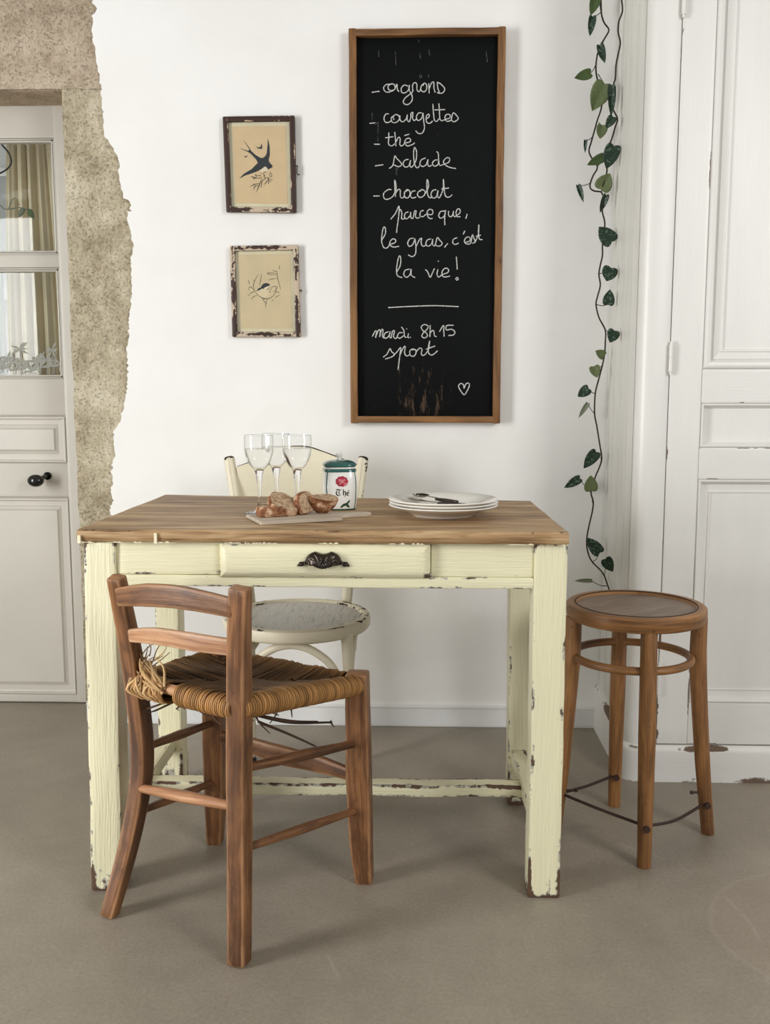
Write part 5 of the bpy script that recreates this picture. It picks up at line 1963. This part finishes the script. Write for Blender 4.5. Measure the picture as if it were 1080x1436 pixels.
def jr(z):
    for (r0, z0), (r1, z1) in zip(bodyp[1:], bodyp[2:]):
        if z0 <= z <= z1 and z1 > z0:
            return r0 + (r1 - r0) * (z - z0) / (z1 - z0)
    return 0.036


def jfront(x, z, lift):
    r = jr(z)
    q = min(1.0, abs(x) / r)
    y = r * (max(0.0, 1 - q ** 4.2)) ** (1 / 4.2)
    return JC + V((x, -y - 0.0004 - 0.0003 * lift, z))


mb = MB()
for sx_ in (-1, 1):
    for sy_ in (-1, 1):
        pts = []
        for k in range(15):
            z = 0.002 + 0.090 * k / 14
            r = jr(z)
            c_ = r * (0.5 ** (1 / 4.2))
            pts.append(JC + V((sx_ * c_ * (0.985), sy_ * c_ * 1.005, z)))
        tube(mb, pts, 0.0013, 8, 0.01)
lathe(mb, [(0.0372, 0.0885), (0.0385, 0.0900), (0.0380, 0.0945), (0.0365, 0.0965), (0.0350, 0.0965), (0.0350, 0.0885)], JC, 72, sq=4.2, close=True)
lathe(mb, [(0.0334, -0.0002), (0.0362, 0.0002), (0.0374, 0.0028), (0.0360, 0.0036), (0.0334, 0.0036)], JC, 72, sq=4.2, close=True)
obj('green_band', mb, 'green_glaze', jar)
mb = MB()
lathe(mb, [(0.0, 0.1000), (0.0330, 0.1000), (0.0365, 0.1006), (0.0388, 0.1025), (0.0392, 0.1050), (0.0378, 0.1078), (0.0330, 0.1118), (0.0240, 0.1148), (0.0120, 0.1162), (0.0, 0.1165)], JC, 72, sq=3.6)
lid = obj('lid', mb, 'green_glaze', jar)
mb = MB()
lathe(mb, [(0.0068, 0.1150), (0.0056, 0.1185), (0.0062, 0.1225), (0.0085, 0.1265), (0.0082, 0.1300), (0.0050, 0.1325), (0.0, 0.1330)], JC, 28)
obj('lid_knob', mb, 'ceramic', lid)
# rose, lettering and leaf painted on the front; drawn from a 10.8x enlargement of the front
jp = lambda x, y, l: jfront((x - 503) / 10.8 * 0.00166, 0.1000 - 0.0025 - (y - 330) / 10.8 * 0.00166 * 1.0, l)
mb = MB()
for k in range(9):
    a = 2 * pi * k / 9
    cx, cy = 505 + 62 * cos(a), 522 + 52 * sin(a)
    poly(mb, [jp(cx + 36 * cos(b), cy + 30 * sin(b), 1 + 0.1 * (k % 3)) for b in [2 * pi * j / 14 for j in range(14)]])
obj('rose', mb, 'rose', jar)
mb = MB()
for (cx, cy, rx, ry) in ((505, 520, 38, 30), (470, 500, 18, 16), (545, 500, 18, 16), (560, 560, 24, 18), (480, 558, 16, 12)):
    poly(mb, [jp(cx + rx * cos(b), cy + ry * sin(b), 2.4) for b in [2 * pi * j / 14 for j in range(14)]])
obj('rose_petals', mb, 'rose_pale', jar)
mb = MB()
for pts, w_ in (([(505, 505), (520, 515), (512, 535), (492, 530), (488, 512)], 8), ([(470, 540), (500, 565), (545, 545)], 8), ([(440, 490), (470, 475), (500, 472)], 7)):
    ribbon(mb, pts, w_, jp, 8)
obj('rose_lines', mb, 'rose', jar)
mb = MB()
for pts, w_ in (([(414, 655), (440, 640), (470, 652), (502, 644)], [5, 15, 15, 5]), ([(440, 655), (420, 690), (432, 725), (462, 738), (488, 722)], [6, 17, 17, 11, 5]), ([(466, 655), (462, 690), (470, 722)], [6, 14, 5]),
                ([(530, 640), (528, 690), (530, 735)], [10, 17, 13]), ([(530, 690), (552, 676), (562, 690), (560, 730), (548, 762)], [5, 13, 17, 13, 4]),
                ([(608, 686), (590, 690), (584, 715), (594, 738), (616, 726)], [6, 13, 16, 12, 5]), ([(590, 712), (614, 696), (606, 684)], [5, 11, 8]), ([(596, 672), (614, 650)], [10, 6])):
    ribbon(mb, pts, w_, jp, 8)
obj('lettering', mb, 'black_glaze', jar)
mb = MB()
poly(mb, [jp(x, y, 1) for (x, y) in [(480, 915), (520, 870), (570, 850), (605, 862), (580, 890), (530, 905), (500, 930)]])
poly(mb, [jp(x, y, 1.4) for (x, y) in [(560, 870), (600, 870), (630, 920), (600, 925), (575, 900)]])
poly(mb, [jp(x, y, 1.6) for (x, y) in [(570, 860), (595, 830), (630, 802), (628, 830), (600, 870)]])
obj('leaf_motif', mb, 'leaf_glaze', jar)

jar.rotation_euler = (0, 0, RAD(12))
# ---- serving board
BZ = TZ + 0.0075
A, B, C_ = on(334, 721, BZ), on(365, 731.5, BZ), on(481, 725.5, BZ)
ex = (C_ - B).normalized()
ey = V((-ex.y, ex.x, 0))
sb = thing('serving_board', 'thin greyish serving board with a handle, under the bread slices', 'serving board', tuple((B + C_) / 2 + ey * 0.05 - V((0, 0, 0.0075))))
LB, WB = (C_ - B).length, 0.128
o2 = [(0.003, 0), (LB - 0.003, 0), (LB, 0.003), (LB + 0.0005, 0.030), (LB + 0.015, 0.040), (LB + 0.075, 0.047), (LB + 0.086, 0.055), (LB + 0.088, 0.064), (LB + 0.084, 0.073), (LB + 0.075, 0.080), (LB + 0.015, 0.088), (LB + 0.0005, 0.098), (LB, WB - 0.003), (LB - 0.003, WB), (0.003, WB), (0, WB - 0.003), (0, 0.003)]
mb = MB()
topl = [B + ex * x + ey * y for (x, y) in o2]
c_ = sum(topl, V((0, 0, 0))) / len(topl)
rings_ = []
for (ins, dz) in ((0.0015, -0.0075), (0, -0.0065), (0, -0.0012), (0.0012, 0.0)):
    rings_.append([p + (c_ - p).normalized() * ins + V((0, 0, dz)) for p in topl])
quadstrip(mb, rings_, closed=True)
n_ = len(topl)
mb.add(rings_[-1], [tuple(range(n_))])
mb.add(rings_[0], [tuple(range(n_))])
for i in range(len(mb.g)):
    p = mb.v[i] - B
    mb.g[i] = (p.dot(ex), p.dot(ey), p.z)
obj('board', mb, 'serving', sb, sharp=30)


# ---- bread
def slice_outline(w, h):
    pts = []
    for k in range(28):
        a = 2 * pi * k / 28
        x, z = cos(a), sin(a)
        if z < 0:
            q = (abs(x) ** 3.5 + abs(z) ** 3.5) ** (-1 / 3.5)
            x, z = x * q, z * q * 0.55
        else:
            z = z * (1.0 + 0.06 * sin(3 * a))
        pts.append((x * w / 2, z * h / 1.55))
    return pts


def bread(label, w, h, th, loc, rot, seed, half=False):
    o = thing('bread_slice', label, 'bread', loc, 'bread slices on the serving board')
    M_ = Matrix.Translation(loc) @ Euler(rot, 'XYZ').to_matrix().to_4x4()
    out = slice_outline(w, h)
    zmin = min(z for x, z in out)
    out = [(x, z - zmin) for x, z in out]
    if half:
        out = [(x, max(z, 0)) for x, z in out]
    def wob_(x, z, s):
        k = 1 + 0.05 * noise.noise(V((x * 40, z * 40, seed)))
        return (x * k * s, (z - h * 0.45) * k * s + h * 0.45)
    mb = MB()
    nr = []
    for (s, y) in ((0.93, -th / 2 - 0.0004), (1.0, -th / 2 + 0.001), (1.03, -th / 4), (1.04, 0), (1.03, th / 4), (1.0, th / 2 - 0.001), (0.93, th / 2 + 0.0004)):
        nr.append([M_ @ V((wob_(x, z, s)[0], y, wob_(x, z, s)[1])) for (x, z) in out])
    quadstrip(mb, nr, closed=True)
    obj('crust', mb, 'crust', o, sharp=80)
    mb = MB()
    for sgn in (-1, 1):
        rows = []
        for s in (0.94, 0.7, 0.45, 0.2, 0.02):
            rows.append([M_ @ V((wob_(x, z, s)[0], sgn * (th / 2 - 0.0002 + 0.0012 * noise.noise(V((x * 90 * s, z * 90 * s, seed + sgn)))), wob_(x, z, s)[1])) for (x, z) in out])
        quadstrip(mb, rows, closed=True)
        mb.add(rows[-1], [tuple(range(len(out)))])
    obj('crumb', mb, 'crumb', o, sharp=80)
    return o


def tp(u, v):
    return on(u, v, BZ + 0.001)


p = tp(382, 724)
bread('piece of crusty bread lying flat at the left end of the board', 0.058, 0.056, 0.021, (p.x + 0.000, p.y - 0.012, BZ + 0.0115), (RAD(-90), 0, RAD(18)), 1)
p = tp(400, 724)
bread('large bread slice leaning back in the middle of the pile', 0.064, 0.078, 0.017, (p.x + 0.000, p.y + 0.000, BZ + 0.008), (RAD(-64), RAD(14), RAD(26)), 5)
p = tp(430, 721)
bread('bread slice standing on edge right of the large leaning slice', 0.058, 0.050, 0.016, (p.x - 0.000, p.y + 0.012, BZ + 0.0015), (RAD(-14), RAD(-6), RAD(58)), 9)
# the heel: cut face up, crust bulging to the front
p = tp(449, 720.5)
loc = V((p.x, p.y + 0.024, BZ + 0.001))
hl = thing('bread_slice', 'heel of bread with its brown crust to the front, beside the tea jar', 'bread', tuple(loc), 'bread slices on the serving board')
M_ = Matrix.Translation(loc) @ Euler((RAD(9), RAD(6), RAD(10)), 'XYZ').to_matrix().to_4x4()


def heel(a, t_):
    """a around the cut face, t_ from the foot (0) to the rim (1)"""
    w = 0.012 + 0.0225 * sin(t_ * pi / 2) ** 0.8
    d = 0.008 + 0.0165 * sin(t_ * pi / 2) ** 0.8
    k = 1 + 0.07 * noise.noise(V((cos(a) * 3, sin(a) * 3, t_ * 3)))
    return M_ @ V((w * cos(a) * k, d * sin(a) * k, 0.036 * t_ + 0.002 * sin(2 * a) * t_))


mb = MB()
quadstrip(mb, [[heel(2 * pi * k / 36, t_) for k in range(36)] for t_ in (0, 0.06, 0.18, 0.32, 0.48, 0.64, 0.8, 0.92, 1.0)], closed=True)
mb.add([heel(2 * pi * k / 36, 0) for k in range(36)], [tuple(range(36))])
obj('crust', mb, 'crust', hl, sharp=80)
mb = MB()
rim_ = [heel(2 * pi * k / 36, 1.0) for k in range(36)]
mid_ = sum(rim_, V((0, 0, 0))) / 36
rows = [[p_.lerp(mid_, s_) + V((0, 0, 0.0015 * noise.noise(p_ * 60 + V((s_ * 9, 0, 0))) * (s_ > 0))) for p_ in rim_] for s_ in (0, 0.2, 0.45, 0.7, 0.95)]
quadstrip(mb, rows, closed=True)
mb.add(rows[-1], [tuple(range(36))])
obj('crumb', mb, 'crumb', hl, sharp=80)

# ---- plates
PC = V((0.0635, -0.812, TZ))
pl0 = thing('plate', 'lowest of the three stacked white plates on the table', 'plate', tuple(PC), 'stacked white plates')
mb = MB()
pp = [(0.0, 0.0020), (0.060, 0.0020), (0.064, 0.0), (0.069, 0.0), (0.072, 0.0035), (0.086, 0.0095), (0.104, 0.0165), (0.1195, 0.0215), (0.1225, 0.0236), (0.1215, 0.0256), (0.1185, 0.0254), (0.102, 0.0205), (0.088, 0.0150), (0.076, 0.0085), (0.070, 0.0062), (0.0, 0.0062)]
lathe(mb, pp, PC, 80)
obj('dish', mb, 'plate', pl0)
dup(pl0, PC + V((0.001, 0.001, 0.0066)), 'middle plate of the three stacked white plates', 'stacked white plates')
dup(pl0, PC + V((-0.0005, 0.0, 0.0132)), 'topmost white plate of the stack, cutlery lying on it', 'stacked white plates')
# ---- cutlery on the top plate
pz = TZ + 0.0132 + 0.0064


def cutlery(name, label, a, b, kind):
    a, b = V(a), V(b)
    ax = (b - a).normalized()
    L = (b - a).length
    sd = V((-ax.y, ax.x, 0)).normalized()
    o = thing(name, label, 'cutlery', tuple((a + b) / 2))
    mb = MB()
    prof = [(0.0, 0.004), (0.05, 0.0058), (0.25, 0.0050), (0.42, 0.0042), (0.46, 0.0030)]
    sweep(mb, [a, a.lerp(b, 0.5)], [(0.010, 0.0075), (0.012, 0.008), (0.008, 0.006)], (0, 0, 1), 0.0025, 0.01)
    obj('handle', mb, 'dark_steel', o)
    mb = MB()
    rows = []
    if kind == 'fork':
        secs = [(0.48, 0.0032), (0.62, 0.0030), (0.70, 0.0055), (0.76, 0.0105), (0.80, 0.0110)]
    else:
        secs = [(0.48, 0.0032), (0.62, 0.0030), (0.70, 0.0070), (0.78, 0.0160), (0.86, 0.0190), (0.93, 0.0170), (0.98, 0.0100), (1.0, 0.0030)]
    for (t_, w_) in secs:
        p = a.lerp(b, t_) + V((0, 0, 0.0025 + 0.006 * max(0, t_ - 0.6)))
        sag = 0.004 if kind != 'fork' and t_ > 0.72 else 0.0
        rows.append([p - sd * w_, p - sd * w_ * 0.5 - V((0, 0, sag)), p - V((0, 0, sag * 1.2)), p + sd * w_ * 0.5 - V((0, 0, sag)), p + sd * w_])
    quadstrip(mb, rows)
    if kind == 'fork':
        for k in range(4):
            off = sd * (-0.0092 + 0.0061 * k)
            p0, p1 = a.lerp(b, 0.79), b
            tube(mb, [p0 + off + V((0, 0, 0.0035)), p0.lerp(p1, 0.5) + off + V((0, 0, 0.003)), p1 + off * 0.9 + V((0, 0, 0.006))], [0.0014, 0.0012, 0.0006], 6, 0.01)
    ob = obj('head', mb, 'steel', o)
    md = ob.modifiers.new('thickness', 'SOLIDIFY')
    md.thickness = 0.0014
    return o


cutlery('fork', 'dark-handled fork on the top plate, tines to the left', (PC.x + 0.052, PC.y - 0.030, pz + 0.006), (PC.x - 0.078, PC.y + 0.020, pz + 0.010), 'fork')
cutlery('spoon', 'dark-handled spoon on the top plate, lying behind the fork', (PC.x + 0.030, PC.y - 0.050, pz + 0.015), (PC.x - 0.064, PC.y + 0.058, pz + 0.017), 'spoon')
